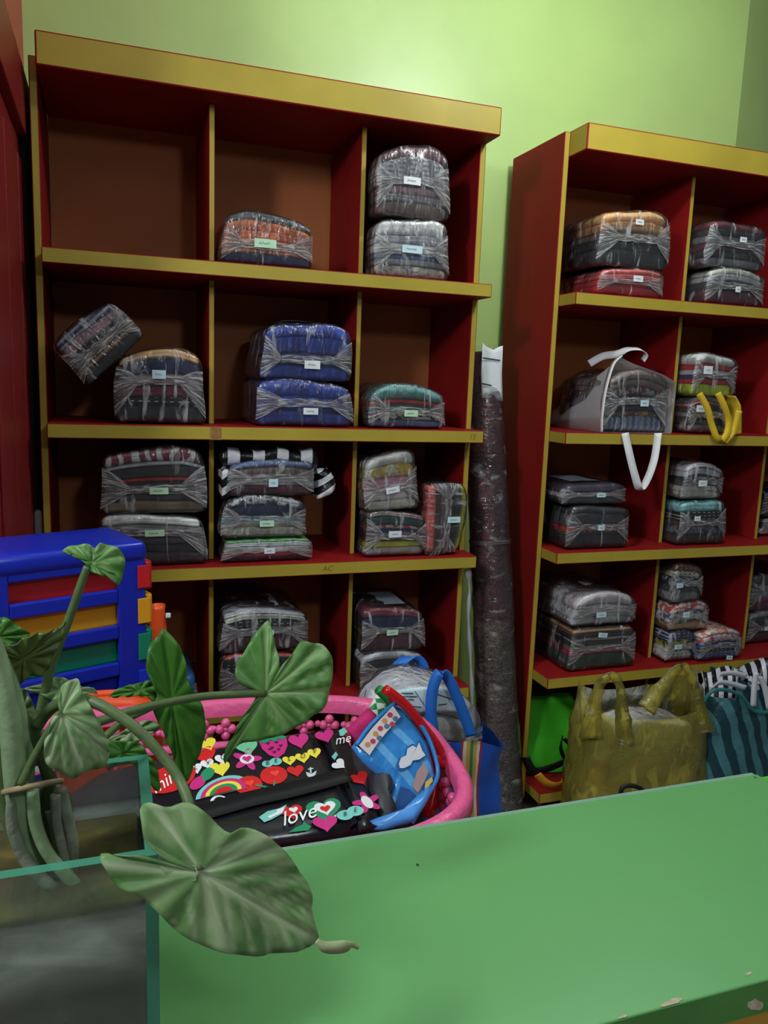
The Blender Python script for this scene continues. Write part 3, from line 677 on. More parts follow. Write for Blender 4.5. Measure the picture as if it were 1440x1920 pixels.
# teal mesh bag with striped bags in it
TEAL = stripemat('teal_mesh', (18, 58, 70), (66, 118, 128), 5.5, 'X', 2.2, .45, rot=(0, .35, 0))
tb = thing('mesh_bag', 'teal see-through mesh bag bulging with striped film', 'bag', (2.06, 1.99, 0))
v, f = bagbody(at(1322, 1400, 1.92).x, 2.34, 1.99, -.0 + .10, .49, 11, lambda cx, sy: .49 - .10 * max(0, cx - .1) + .02 * math.sin(6 * cx) - .05 * (cx < -.8), taper=.16)
ob('bag_body', mesh('bag_body', rel(v, tb), f, TEAL), tb)
pts = [at(1318, 1318, 1.90), at(1335, 1296, 1.89), at(1362, 1294, 1.885), at(1390, 1305, 1.885), at(1408, 1328, 1.885), at(1425, 1336, 1.885), at(1450, 1334, 1.89)]
v, f = tube(smoothpts(pts, 4), .006, 8); ob('bag_rim', mesh('bag_rim', rel(v, tb), f, plain('teal_binding', (34, 110, 110), .5)), tb)
zb_ = thing('striped_bag', 'crumpled black and white striped plastic bag stuffed into the teal mesh bag', 'plastic bag', (2.1, 2.0, .25))
v, f = rbox(.17, .075, .10, .05, (14, 8, 8))
x0_ = at(1385, 1300, 1.97)
nv = []
for p in v:
    q = Vector((x0_.x + .06 + p.x, 2.0 + p.y * .8, .43 + p.z * .9)); k = 1
    q.x += wob(q, 1, .05, 13); q.y += wob(q, 2, .05, 15); q.z += wob(q, 3, .06, 16); nv.append(q - zb_.location)
o = ob('bag_body', mesh('bag_body', nv, f, stripemat('zebra_film_small', (22, 22, 30), (206, 206, 220), 12, 'X', 3.0, .3, rot=(0, 0, .5))), zb_)
for P in ([(1352, 1264), (1375, 1262), (1400, 1268)], [(1334, 1292), (1350, 1280), (1375, 1283), (1398, 1290)], [(1418, 1262), (1414, 1290), (1412, 1325)], [(1424, 1270), (1434, 1290), (1442, 1330)]):
    pts = [at(a, b_, 1.90) for a, b_ in P]; v, f = ribbon(pts, .018, Vector((.4, -.3, 1)) if P[0][0] < 1400 else Vector((1, -.4, 0)), .002)
    ob('bag_fold', mesh('bag_fold', rel(v, zb_), f, plain('white_film', (214, 214, 224), .3)), zb_)
# bright green bag with black and orange straps in the bottom cubby
GB = paint('green_bag_cloth', (70, 190, 40), .7, .3, .1, 12, .2, 60)
BLK = plain('black_webbing', (20, 20, 22), .6, .3)
gb = thing('cloth_bag', 'bright green cloth bag with black and orange straps in the bottom cubby', 'bag', (1.46, 2.27, BASE))
v, f = rbox(.115, .07, .135, .03, (6, 4, 6)); nv = []
for p in v:
    q = Vector((p.x, p.y + (p.z + .135) * .45, p.z + .137)); q.x += wob(q, 2, .03, 9); q.y += wob(q, 4, .03, 11) ; q.z += wob(q, 5, .03, 9) * min(1, q.z / .05); nv.append(q)
ob('bag_body', mesh('bag_body', nv, f, GB), gb)
v, f = rbox(.12, .05, .05, .03, (6, 4, 4)); nv = []
for p in v:
    q = Vector((p.x + .01, p.y + .07, p.z + .30)); q.z += wob(q, 5, .03, 12); q.y += wob(q, 9, .03, 12); nv.append(q)
ob('bag_lining', mesh('bag_lining', nv, f, plain('dark_lining', (26, 34, 28), .8, .2)), gb)
for P, c, w_ in (([(985, 1420), (1000, 1445), (1030, 1440), (1060, 1428), (1092, 1420)], BLK, .03), ([(1055, 1380), (1052, 1405), (1065, 1425), (1092, 1400)], BLK, .014), ([(1058, 1385), (1075, 1400), (1092, 1392)], BLK, .014)):
    pts = [at(a, b_, 2.165 - .004 * i) for i, (a, b_) in enumerate(P)]
    v, f = ribbon(pts, w_, Vector((0, -.3, 1)), .003); ob('black_strap', mesh('black_strap', rel(v, gb), f, BLK), gb)
ORG = paint('orange_webbing', (222, 150, 40), .6, .3, .06, 30, .1, 120)
for P in ([(1008, 1452), (1025, 1468), (1045, 1472), (1062, 1462), (1070, 1456)], [(1058, 1458), (1072, 1475), (1084, 1492), (1092, 1502)], [(1066, 1444), (1080, 1446), (1096, 1442)]):
    pts = [at(a, b_, 2.10) for a, b_ in P]; v, f = ribbon(pts, .026, Vector((.2, -.4, 1)) if P[0][0] != 1058 else Vector((1, -.4, .3)), .002); ob('orange_strap', mesh('orange_strap', rel(v, gb), f, ORG), gb)

# ------------------------------------------------------------------ rolled carpet in its plastic sleeve
cp = thing('carpet_roll', 'rolled brown carpet in clear plastic standing between the two shelves', 'carpet', (1.225, 2.17, 0))
P0, P1 = Vector((1.215, 2.15, 0)), Vector((1.145, 2.36, 1.53))
def roll(r, n=44, m=40, z0=0., z1=1., amp=.002, seed=1):
    ax = (P1 - P0).normalized(); a = ax.cross(Vector((0, 1, 0))).normalized(); b_ = ax.cross(a); rings = []
    for j in range(m + 1):
        t = z0 + (z1 - z0) * j / m; c = P0.lerp(P1, t); ring = []
        for k in range(n):
            w = 2 * math.pi * k / n; rr = (r * (1.08 - .14 * t)); q = c + (a * math.cos(w) + b_ * math.sin(w)) * rr
            rr2 = wob(q, seed, amp, 16) + wob(q, seed + 3, amp * .6, 40); q += (a * math.cos(w) + b_ * math.sin(w)) * rr2
            q.z = max(q.z, .002); ring.append(q)
        rings.append(ring)
    return rings
m_, nt, out = newmat('carpet_pile'); pr_ = principled(nt, out, lin((86, 60, 60)), .95, .1)
tc = N(nt, 'ShaderNodeTexCoord'); sp = N(nt, 'ShaderNodeSeparateXYZ'); L(nt, tc.outputs['Object'], sp.inputs[0])
rz = ramp(nt, sp.outputs[2], [(.50, lin((118, 104, 100))), (.62, lin((112, 96, 86))), (.66, lin((130, 116, 100))), (.69, lin((104, 56, 66)))])
nn = N(nt, 'ShaderNodeTexNoise', i_Scale=160.0, i_Detail=2.0); L(nt, tc.outputs['Object'], nn.inputs['Vector'])
mx = N(nt, 'ShaderNodeMix', data_type='RGBA', blend_type='MULTIPLY'); mx.inputs[0].default_value = .9; L(nt, rz.outputs[0], mx.inputs[6])
r2 = ramp(nt, nn.outputs['Fac'], [(.35, (.35, .33, .33)), (.65, (1.3, 1.3, 1.3))]); L(nt, r2.outputs[0], mx.inputs[7]); L(nt, mx.outputs[2], pr_.inputs['Base Color'])
bp = N(nt, 'ShaderNodeBump', i_Strength=.8, i_Distance=.01); L(nt, nn.outputs['Fac'], bp.inputs['Height']); L(nt, bp.outputs[0], pr_.inputs['Normal'])
v, f = loft(roll(.062), True, True, True); ob('carpet', mesh('carpet', rel(v, cp), f, m_), cp)
v, f = loft(roll(.067, amp=.006, seed=7, z1=1.012), True, False, False)
sl = ob('plastic_sleeve', mesh('plastic_sleeve', rel(v, cp), f, plastic('sleeve_film', haze=.05, crease=.36, stretch=(16, 16, 34), th=.58, rough=.12)), cp)
rg = roll(.069, m=2, z0=.602, z1=.610, amp=.001); v, f = loft(rg, True); ob('sleeve_tie', mesh('sleeve_tie', rel(v, cp), f, FOLD), cp)
pts = [at(877, 1068, 2.14), at(880, 1110, 2.14), at(878, 1160, 2.13), at(882, 1230, 2.12), at(885, 1300, 2.11), at(886, 1370, 2.10), at(888, 1440, 2.09)]
P_ = smoothpts(pts, 6); v, f = tube(P_, [.006 + .002 * math.sin(i * .9) + (.004 if i < 3 else 0) for i in range(len(P_))], 7); ob('twisted_film', mesh('twisted_film', rel(v, cp), f, plastic('twist_film', haze=.5, crease=.8)), cp)
pp = [(905, 643), (912, 650), (925, 656), (936, 650), (943, 648), (941, 700), (943, 752), (922, 750), (903, 745), (902, 700)]
pl = [at(a, b_, 2.285) for a, b_ in pp]
v, f = card(pl, Vector((-.2, -1, .1)), .0012, .004, 4); sh = ob('paper_note', mesh('paper_note', rel(v, cp), f, PAPER_W), cp)
for (a0, b0, a1, b1) in ((905, 671, 938, 676), (903, 719, 922, 723)):
    q0, q1 = at(a0, b0, 2.277), at(a1, b1, 2.277); dz = Vector((0, 0, .0022))
    ob('ink_line', mesh('ink_line', rel([q0 - dz, q1 - dz, q1 + dz, q0 + dz], cp), [[0, 1, 2, 3]], INK, False), sh)

# ------------------------------------------------------------------ counter
CT = .92
CG = paint('counter_green', (92, 152, 92), .30, .45, .05, 3, .03, 14, wear=(170, 196, 150), wearth=.80)
CG2 = paint('counter_edge_green', (66, 120, 52), .4, .4, .15, 14, .05)
ctr = thing('counter', 'long bright green service counter with chipped edge under the glass tank', 'counter', (-.2, .62, 0))
o3 = ctr.location
def cpart(nm, x0, x1, y0, y1, z0, z1, mat, bev=.002, front=None):
    return ob(nm, boxm(nm, x0 - o3.x, x1 - o3.x, y0 - o3.y, y1 - o3.y, z0, z1, mat, front, bev), ctr)
cpart('counter_top', -1.3, .818, .466, .770, CT - .034, CT, [CG, CG2], .0015, [(0, -1, 0), (1, 0, 0)])
cpart('edge_trim', -1.3, .818, .7705, .779, CT - .034, CT - .002, paint('trim_grey_green', (120, 156, 136), .3, .5, .05), .001)
cpart('counter_body', -1.25, .80, .485, .755, 0, CT - .034, paint('counter_body_yellow', (206, 150, 52), .5, .4, .08), .002)
CHIP = paint('chipped_board', (176, 160, 140), .9, .1, .25, 90)
for i, (a, b_, w_, h_) in enumerate(((1257, 1884, 46, 14), (1167, 1912, 20, 9), (1404, 1829, 12, 7))):
    R = rnd(i + 70); pl = [atz(a + w_ * .5 * math.cos(t) * R.uniform(.7, 1.1) + 0, b_ - 3 + h_ * .5 * math.sin(t) * R.uniform(.6, 1.1) - .28 * w_ * .5 * math.cos(t), CT) for t in [2 * math.pi * k / 14 for k in range(14)]]
    pl = [Vector((p.x, max(p.y, .4662), CT)) for p in pl]
    v, f = card([p + Vector((0, 0, .0004)) for p in pl], Vector((0, 0, 1)), .0008, 0, 1); ob('paint_chip', mesh('paint_chip', rel(v, ctr), f, CHIP, False), ctr)
R = rnd(5); pl = [at(1416 + 16 * math.cos(t) * R.uniform(.7, 1.1), 1884 + 11 * math.sin(t) * R.uniform(.6, 1.1), .4656) for t in [2 * math.pi * k / 12 for k in range(12)]]
v, f = card(pl, Vector((0, -1, 0)), .0008, 0, 1); ob('paint_chip', mesh('paint_chip', rel(v, ctr), f, CHIP, False), ctr)
for (a, b_) in ((783, 1622), (1416, 1458)):
    c = atz(a, b_, CT); v = [c + Vector((.0016 * math.cos(k), .0026 * math.sin(k), .0003)) for k in [2 * math.pi * i / 8 for i in range(8)]]
    ob('dark_speck', mesh('dark_speck', rel(v, ctr), [list(range(8))], plain('speck', (40, 50, 36), .8)), ctr)
fl = thing('counter_flap', 'lower green flap continuing past the end of the counter', 'counter flap', (1.05, .62, 0))
ob('flap_board', boxm('flap_board', -.226, .25, -.15, .152, CT - .034, CT - .006, paint('flap_green', (72, 168, 46), .4, .4, .06), bev=.002), fl)
ob('flap_leg', boxm('flap_leg', .15, .19, -.02, .02, 0, CT - .034, CG2, bev=.002), fl)
pts = [at(1164, 1486, .86), at(1168, 1476, .86), at(1182, 1473, .862), at(1196, 1476, .865), at(1206, 1484, .87)]
_a, _b = pts[0].copy(), pts[-1].copy(); _dz = Vector((0, 0, .03))
pts = [Vector((_a.x, .845, .004)), Vector((_a.x, .845, .3)), Vector((_a.x, .85, .7)), _a - _dz * 2, _a - _dz * .7] + pts + [_b - _dz * .7, _b - _dz * 2, Vector((_b.x, .85, .7)), Vector((_b.x, .845, .3)), Vector((_b.x, .845, .004))]
P_ = smoothpts(pts, 5); v, f = tube(P_, .0032, 8)
cb = tag(ob('black_cable', mesh('black_cable', v, f, BLK)), 'black cable looping up behind the far edge of the counter', 'cable')

# ------------------------------------------------------------------ behind the counter: low table, side stand, drawer tower
WOOD = paint('table_wood', (120, 92, 66), .6, .3, .12, 8)
wt = thing('work_table', 'low wooden work table hidden behind the counter, under the pink basket', 'table', (.1, 1.12, 0))
ob('table_top', boxm('table_top', -.52, .70, -.245, .32, .45, .48, WOOD), wt)
for sx in (-.48, .66):
    for sy in (-.21, .28): ob('leg', boxm('leg', sx - .02, sx + .02, sy - .02, sy + .02, 0, .45, WOOD), wt)
st = thing('side_stand', 'brown wooden stand under the blue drawer tower', 'stand', (-.05, 1.50, 0))
ob('stand_top', boxm('stand_top', -.148, .15, -.095, .10, .65, .68, WOOD), st)
for sx in (-.12, .12):
    for sy in (-.025, .075): ob('leg', boxm('leg', sx - .02, sx + .02, sy - .02, sy + .02, 0, .65, WOOD), st)

BLUE = paint('blue_plastic', (20, 40, 168), .28, .5, .04, 10, .02)
ANG = math.radians(21.8)
cn = at(272, 1010, 1.50)                                     # near corner of the tower, top edge
ex = Vector((math.cos(ANG), math.sin(ANG), 0)); ey = Vector((-math.sin(ANG), math.cos(ANG), 0))
LEN, WID = .275, .17
org = Vector((cn.x, cn.y, 0)) - ex * (LEN / 2) + ey * (WID / 2); org.z = .68
dt = thing('drawer_tower', 'blue plastic drawer tower with red, yellow and green drawers', 'drawer unit', org, None, (0, 0, ANG))
ztop = at(272, 1014, 1.50).z - org.z                                   # height of the lid
zr = [at(250, y_, 1.50).z - org.z for y_ in (1050, 1112, 1178, 1246, 1312)]   # rails on the side
hx, hy = LEN / 2, WID / 2
def dpart(nm, x0, x1, y0, y1, z0, z1, mat, par=None, bev=.003):
    o_ = ob(nm, boxm(nm, x0, x1, y0, y1, z0, z1, mat, bev=bev), par or dt); return o_
zlast = zr[-1]
v, f = rbox(hx + .004, hy + .004, .019, .013, (4, 4, 2)); ob('lid', mesh('lid', [p + Vector((0, 0, ztop - .019)) for p in v], f, BLUE), dt)
for sy in (-1, 1):
    y0, y1 = (-hy, -hy + .012) if sy < 0 else (hy - .012, hy)
    for (x0, x1) in ((-hx, -hx + .035), (hx - .052, hx)): dpart('side_post', x0, x1, y0, y1, 0, ztop - .03, BLUE)
    for z in zr: dpart('side_rail', -hx + .035, hx - .052, y0, y1, z - .013, z + .013, BLUE)
    dpart('side_skirt', -hx + .035, hx - .052, y0 + (.004 if sy < 0 else 0), y1 - (0 if sy < 0 else .004), 0, zlast - .013, paint('dark_blue_plastic', (16, 26, 120), .35, .4, .04, 10))
dpart('back_panel', -hx, -hx + .008, -hy + .012, hy - .012, 0, ztop - .03, BLUE)
for i, (c, nm) in enumerate((((196, 34, 40), 'red'), ((226, 156, 34), 'yellow'), ((18, 128, 96), 'green'), ((30, 52, 190), 'blue'))):
    m_ = paint(nm + '_drawer_plastic', c, .3, .5, .05, 8, .02)
    za, zb2 = zr[i + 1] + .008 if i < 4 else 0, zr[i] - .008
    d_ = dpart('drawer', -hx + .012, hx - .004, -hy + .020, hy - .020, za, zb2, m_)
    o_ = dpart('drawer_front', hx + .001, hx + .016, -hy + .004, hy - .004, za - .004, zb2 + .004, m_, d_, .005)
    dpart('front_lip', hx - .016, hx + .008, -hy - .003, -hy - .0004, za + .002, zb2 - .002, m_, d_, .001)
    dpart('handle', hx + .016, hx + .026, -.05, .05, (za + zb2) / 2 - .006, (za + zb2) / 2 + .006, paint('cream_handle', (226, 190, 110), .4, .4), d_, .003)

# orange tray on edge and orange tube
ORN = paint('orange_plastic', (232, 84, 34), .35, .5, .05, 8)
tr_ = thing('plastic_tray', 'orange plastic tray standing on edge between the drawer tower and basket', 'tray', (.0, 1.395, .48))
pl = [(70, 1420), (84, 1345), (110, 1322), (150, 1308), (200, 1302), (250, 1303), (292, 1312), (304, 1330), (306, 1420)]
pts = [at(a, b_, 1.395) for a, b_ in pl]; zlow = .485
pts[0].z = zlow; pts[-1].z = zlow
v, f = card(pts, Vector((0, -1, .05)), .010, 0, 4); ob('tray_panel', mesh('tray_panel', rel(v, tr_), f, ORN), tr_)
v, f = tube(smoothpts([p + Vector((0, .004, 0)) for p in pts[1:-1]], 5), .007, 8); ob('tray_rim', mesh('tray_rim', rel(v, tr_), f, ORN), tr_)
c0 = at(296, 1134, 1.95); 
tu = thing('plastic_tube', 'hollow orange plastic tube standing beside the drawer tower, small white tag', 'tube', (c0.x, c0.y, 0))
rings = []
for (z, r_) in ((0, .030), (c0.z - .12, .026), (c0.z - .05, .0195), (c0.z - .012, .0168), (c0.z, .0178), (c0.z, .0148), (c0.z - .10, .0145)):
    rings.append([Vector((r_ * math.cos(2 * math.pi * k / 20), r_ * math.sin(2 * math.pi * k / 20), z)) for k in range(20)])
v, f = loft(rings, True, True, True); ob('tube_body', mesh('tube_body', v, f, ORN), tu)
v, f = rbox(.006, .003, .006, .002, (2, 1, 2)); ob('white_tag', mesh('white_tag', [p + Vector((.0235, -.012, -.025 + c0.z)) for p in v], f, PAPER_W), tu)

# ------------------------------------------------------------------ pink basket
PINK = paint('pink_plastic', (226, 92, 146), .35, .5, .05, 8, .25, 70)
bk = thing('laundry_basket', 'oval pink plastic basket with flower bead openwork, full of printed bags', 'basket', (.135, 1.115, .48))
BX, BY = .365, .242; BROT = math.radians(-4)
RIM = .852
def oval(t, sx, sy, z, e=.62):
    c, s = math.cos(t), math.sin(t)
    x = math.copysign(abs(c) ** e, c) * sx; y = math.copysign(abs(s) ** e, s) * sy
    return Vector((x * math.cos(BROT) - y * math.sin(BROT), x * math.sin(BROT) + y * math.cos(BROT), z - .48))
NB = 96
def ringband(prof):
    return loft([[oval(2 * math.pi * k / NB, BX + a, BY + a, z) for k in range(NB)] for a, z in prof], True)
v, f = ringband([(-.008, RIM - .028), (-.007, RIM - .005), (-.002, RIM), (.008, RIM), (.014, RIM - .005), (.016, RIM - .026), (.011, RIM - .027), (.008, RIM - .010), (-.002, RIM - .009), (-.004, RIM - .028), (-.008, RIM - .028)])
ob('rim', mesh('rim', v, f, PINK), bk)
v, f = ringband([(-.018, RIM - .084), (-.017, RIM - .072), (-.010, RIM - .072), (-.010, RIM - .084), (-.018, RIM - .084)]); ob('rail', mesh('rail', v, f, PINK), bk)
v, f = loft([[oval(2 * math.pi * k / NB, BX + a, BY + a, z) for k in range(NB)] for a, z in ((-.09, .4825), (-.10, .486), (-.05, .62), (-.026, RIM - .16), (-.026, RIM - .15), (-.018, RIM - .15), (-.018, RIM - .165), (-.04, .61), (-.085, .4825))], True, True, False)
ob('basket_wall', mesh('basket_wall', v, f, PINK), bk)
def sphere(r, c, u=10, w=7):
    vs = []; fs = []
    for j in range(w + 1):
        for i in range(u):
            a = math.pi * j / w; b_ = 2 * math.pi * i / u; vs.append(Vector(c) + Vector((math.sin(a) * math.cos(b_), math.sin(a) * math.sin(b_), math.cos(a))) * r)
    for j in range(w):
        for i in range(u): fs.append([j * u + i, j * u + (i + 1) % u, (j + 1) * u + (i + 1) % u, (j + 1) * u + i])
    return vs, fs
vs, fs = [], []
for (dx, dz, r_) in ((0, 0, .0055), (.0105, 0, .0085), (-.0105, 0, .0085), (0, .0115, .0085), (0, -.0115, .0085), (.021, .002, .006)):
    a, b_ = sphere(r_, (dx, 0, dz)); n0 = len(vs); vs += a; fs += [[q + n0 for q in k] for k in b_]
FLW = mesh('bead_flower', vs, fs, PINK)
vs, fs = boxm('basket_bar', -.003, .003, -.003, .003, -.028, .028, PINK, bev=.001), None
BAR = vs
per = [oval(2 * math.pi * k / 720, BX - .010, BY - .010, 0) for k in range(721)]
acc = [0]
for k in range(720): acc.append(acc[-1] + (per[k + 1] - per[k]).length)
nfl = int(acc[-1] / .046)
for i in range(nfl):
    s_ = acc[-1] * i / nfl; k = min(719, next(q for q in range(720) if acc[q + 1] > s_)); p = per[k]; tdir = (per[k + 1] - per[k]).normalized()
    o = ob('bead_flower', FLW, bk, Vector((p.x, p.y, RIM - .050 - .48))); o.rotation_euler = (0, 0, math.atan2(tdir.y, tdir.x))
    if i % 2 == 0: 
        o = ob('basket_bar', BAR, bk, Vector((p.x, p.y, RIM - .112 - .48))); o.rotation_euler = (0, 0, math.atan2(tdir.y, tdir.x))

# ------------------------------------------------------------------ things in the basket
BLKV = paint('black_vinyl', (26, 25, 32), .22, .5, .08, 20, .06, 30)
P0b = Vector((.2, .93, .846)); NBg = Vector((.02, -.15, 1)).normalized()
hb = thing('printed_bag', 'folded black glossy bag printed with hearts and the word love, in the basket', 'bag', (.2, 1.05, .80))
main = [(262, 1552), (268, 1510), (290, 1468), (340, 1434), (400, 1412), (470, 1398), (540, 1386), (590, 1378), (606, 1392), (622, 1430), (640, 1470), (655, 1505), (668, 1545), (640, 1568), (560, 1580), (470, 1592), (400, 1600), (320, 1600)]
NV = NBg
v, f = card([on(a, b_, P0b, NBg) for a, b_ in main], NBg, .030, .0, 6)
v = [p + Vector((0, 0, wob(p, 3, .004, 9))) for p in v]
ob('bag_panel', mesh('bag_panel', rel(v, hb), f, BLKV), hb)
P1b = Vector((.3, 1.0, .856)); NB2 = Vector((.30, -.22, 1)).normalized()
side = [(596, 1372), (618, 1370), (640, 1372), (652, 1400), (662, 1440), (676, 1470), (690, 1500), (704, 1530), (712, 1552), (672, 1560), (655, 1512), (636, 1460), (616, 1415)]
v, f = card([on(a, b_, P1b, NB2) for a, b_ in side], NB2, .022, 0, 4); ob('bag_gusset', mesh('bag_gusset', rel(v, hb), f, BLKV), hb)
def decal(nm, polys, col, lift=.0165, P=None, n=None, root=None, rough=.3):
    P = P or P0b; n = n or NBg; root = root or hb
    vs = []; fs = []
    for poly in polys:
        k = len(vs); c = sum((Vector((x, y, 0)) for x, y in poly), Vector()) / len(poly)
        q0 = on(c.x, c.y, P, n); vs.append(q0 + n * lift + Vector((0, 0, wob(q0, 3, .004, 9) if root is hb and P is P0b else 0)))
        for (x, y) in poly:
            q = on(x, y, P, n); vs.append(q + n * lift + Vector((0, 0, wob(q, 3, .004, 9) if root is hb and P is P0b else 0)))
        for i in range(len(poly)): fs.append([k, k + 1 + (i + 1) % len(poly), k + 1 + i])
    ob(nm, mesh(nm, vs, fs, plain('print_%d_%d_%d' % col, col, rough, .5), False), root)
def xf(pts, cx, cy, s, rot):
    c, sn = math.cos(math.radians(rot)), math.sin(math.radians(rot))
    s *= 1.14; return [(cx + (x * c + y * sn) * s, cy + (x * sn - y * c) * s * .76) for x, y in pts]
HEART = [(16 * math.sin(t) ** 3 / 34, (13 * math.cos(t) - 5 * math.cos(2 * t) - 2 * math.cos(3 * t) - math.cos(4 * t)) / 34) for t in [2 * math.pi * k / 28 for k in range(28)]]
def ell(a, b_, n=18): return [(a * math.cos(2 * math.pi * k / n), b_ * math.sin(2 * math.pi * k / n)) for k in range(n)]
MG, RD, GR, TL, YW, WH = (200, 44, 128), (206, 34, 40), (38, 138, 98), (120, 196, 190), (232, 214, 70), (226, 226, 232)
def heart(cx, cy, s, rot, col, lift=.0165, **k): decal('heart_print', [xf(HEART, cx, cy, s, rot)], col, lift, **k)
for a in ((462, 1420, 40, -16, (110, 190, 150)), (559, 1407, 36, -14, MG), (541, 1443, 24, -10, YW), (566, 1437, 26, -12, YW), (588, 1428, 24, -14, YW), (366, 1460, 24, -18, WH), (388, 1452, 24, -18, WH), (416, 1443, 26, -16, WH),
          (412, 1460, 36, -14, YW), (553, 1462, 30, -14, RD), (606, 1536, 62, -12, GR), (545, 1540, 40, -12, RD), (608, 1563, 44, -10, MG), (388, 1415, 34, -24, YW), (384, 1436, 42, -24, RD)): heart(*a)
heart(608, 1534, 38, -12, WH, .0172); heart(608, 1536, 18, -12, RD, .0179); heart(549, 1537, 16, -12, WH, .0172)
# strawberry, flower, cherries, leaves, rainbow
decal('strawberry_print', [xf([(-.5, .25), (-.3, .36), (0, .36), (.3, .36), (.5, .25), (.46, -.1), (.28, -.42), (0, -.6), (-.28, -.42), (-.46, -.1)], 513, 1416, 46, -12)], MG)
decal('leaf_print', [xf([(-.5, .22), (-.34, .42), (-.1, .36), (.16, .44), (.4, .9), (.46, .9), (.30, .42), (.5, .3), (.36, .18), (.2, .26), (.06, .14), (-.1, .26), (-.28, .14)], 513, 1416, 46, -12)], GR, .0172)
for dx, dy in ((-12, -2), (-4, 6), (4, -4), (12, 2), (0, 14), (8, 9), (-8, 9)): heart(513 + dx, 1415 + dy, 7, -10, (90, 16, 60), .0172)
flow = [((.36 + .14 * math.cos(5 * t)) * math.cos(t), (.36 + .14 * math.cos(5 * t)) * math.sin(t)) for t in [2 * math.pi * k / 40 for k in range(40)]]
decal('flower_print', [xf(flow, 462, 1444, 50, -10)], MG); decal('flower_print', [xf(ell(.24, .2), 462, 1444, 50, -12)], WH, .0172); heart(462, 1444, 16, -12, MG, .0179)
for (cx, cy, s) in ((465, 1491, 46), (512, 1472, 46)): decal('cherry_print', [xf(ell(.5, .42), cx, cy, s, -20)], RD); heart(cx + 2, cy - 3, 16, -15, (236, 70, 60), .0172)
decal('stem_print', [[(512, 1484), (515, 1483), (514, 1494), (508, 1506), (505, 1505), (510, 1494)], [(478, 1493), (479, 1490), (495, 1493), (510, 1498), (509, 1501), (494, 1496)]], GR, .0172)
decal('leaf_print', [[(470, 1512), (482, 1504), (500, 1500), (516, 1501), (508, 1508), (492, 1514)]], GR)
arc = lambda r0, r1: [[(418 + r * math.cos(t) * 1.0, 1507 - r * math.sin(t) * .62 - (r * math.cos(t)) * .22) for r, t in [(r1, math.pi * k / 14) for k in range(15)]] + [(418 + r * math.cos(t), 1507 - r * math.sin(t) * .62 - (r * math.cos(t)) * .22) for r, t in [(r0, math.pi * k / 14) for k in range(14, -1, -1)]]]
for i, (r1, col) in enumerate(((52, TL), (43, MG), (34, YW), (26, GR), (17, RD))):
    pts = [(418 + r1 * math.cos(t), 1507 - r1 * math.sin(t) * .62 - r1 * math.cos(t) * .22) for t in [math.pi * k / 16 for k in range(17)]]
    decal('rainbow_print', [pts], col, .0165 + .0006 * i)
decal('oval_print', [xf(ell(.5, .3), 370, 1486, 34, -50)], MG); decal('oval_print', [xf(ell(.5, .3), 388, 1470, 32, -55)], GR)
decal('oval_print', [xf(ell(.55, .32), 318, 1478, 84, -28)], RD)
decal('oval_print', [xf(ell(.5, .4), 500, 1451, 18, -14), xf(ell(.5, .4), 516, 1446, 20, -14)], TL)
decal('oval_print', [xf(ell(.5, .4), 645, 1548, 28, -10), xf(ell(.5, .4), 664, 1540, 28, -10)], TL, .0165)
decal('flower_print', [xf(flow, 584, 1481, 40, -35)], MG)
decal('arrow_print', [[(484, 1552), (500, 1540), (522, 1534), (536, 1526), (528, 1544), (508, 1556), (494, 1562)]], TL); decal('arrow_print', [[(500, 1551), (520, 1541), (518, 1537), (532, 1532), (528, 1543), (504, 1555)]], WH, .0172)
decal('leaf_print', [[(540, 1582), (552, 1572), (566, 1566), (568, 1558), (572, 1564), (582, 1570), (576, 1578)]], GR)
decal('ring_print', [[(410 + r * math.cos(t), 1523 + .75 * r * math.sin(t)) for r, t in [(17, 2 * math.pi * k / 20) for k in range(20)]]], WH)
decal('ring_print', [[(411 + r * math.cos(t), 1522 + .75 * r * math.sin(t)) for r, t in [(11, 2 * math.pi * k / 20) for k in range(20)]]], (26, 25, 32), .0172)
decal('anchor_print', [[(579, 1455), (582, 1455), (583, 1470), (580, 1470)], [(572, 1464), (575, 1468), (582, 1471), (589, 1466), (592, 1461), (590, 1469), (582, 1475), (574, 1471)], [(576, 1458), (586, 1456), (586, 1458), (576, 1460)]], (190, 210, 214))
# right-hand fold
K2 = dict(P=P1b, n=NB2)
heart(604, 1392, 34, -20, MG, .0125, **K2); heart(630, 1446, 26, -50, WH, .0125, **K2); heart(668, 1472, 34, -30, RD, .0125, **K2)
decal('flower_print', [xf(flow, 682, 1518, 50, -40)], MG, .0125, **K2); decal('flower_print', [xf(ell(.16, .3), 682, 1518, 50, -30)], WH, .0131, **K2)
decal('leaf_print', [[(630, 1382), (640, 1376), (646, 1384), (638, 1392), (632, 1392)], [(616, 1432), (624, 1422), (628, 1428), (622, 1438)]], TL, .0125, **K2)
def letters(s, cx, cy, size, rot, col, lift=.0180, P=None, n=None):
    P = P or P0b; n = n or NBg; v, f = textmesh(s, size, .35); c, sn = math.cos(math.radians(rot)), math.sin(math.radians(rot)); vs = []
    for p in v:
        q = on(cx + p.x * c + p.y * sn, cy + p.x * sn - p.y * c, P, n); vs.append(q + n * lift + Vector((0, 0, wob(q, 3, .004, 9) if P is P0b else 0)))
    ob('lettering', mesh('lettering', rel(vs, hb), f, plain('print_white', (236, 236, 240), .4), False), hb)
letters('love', 557, 1550, 40, -17, WH); letters('true love', 500, 1388, 26, -10, WH); letters('mine', 312, 1482, 34, -34, WH)
letters('me', 636, 1400, 24, -12, WH, .0135, P1b, NB2)
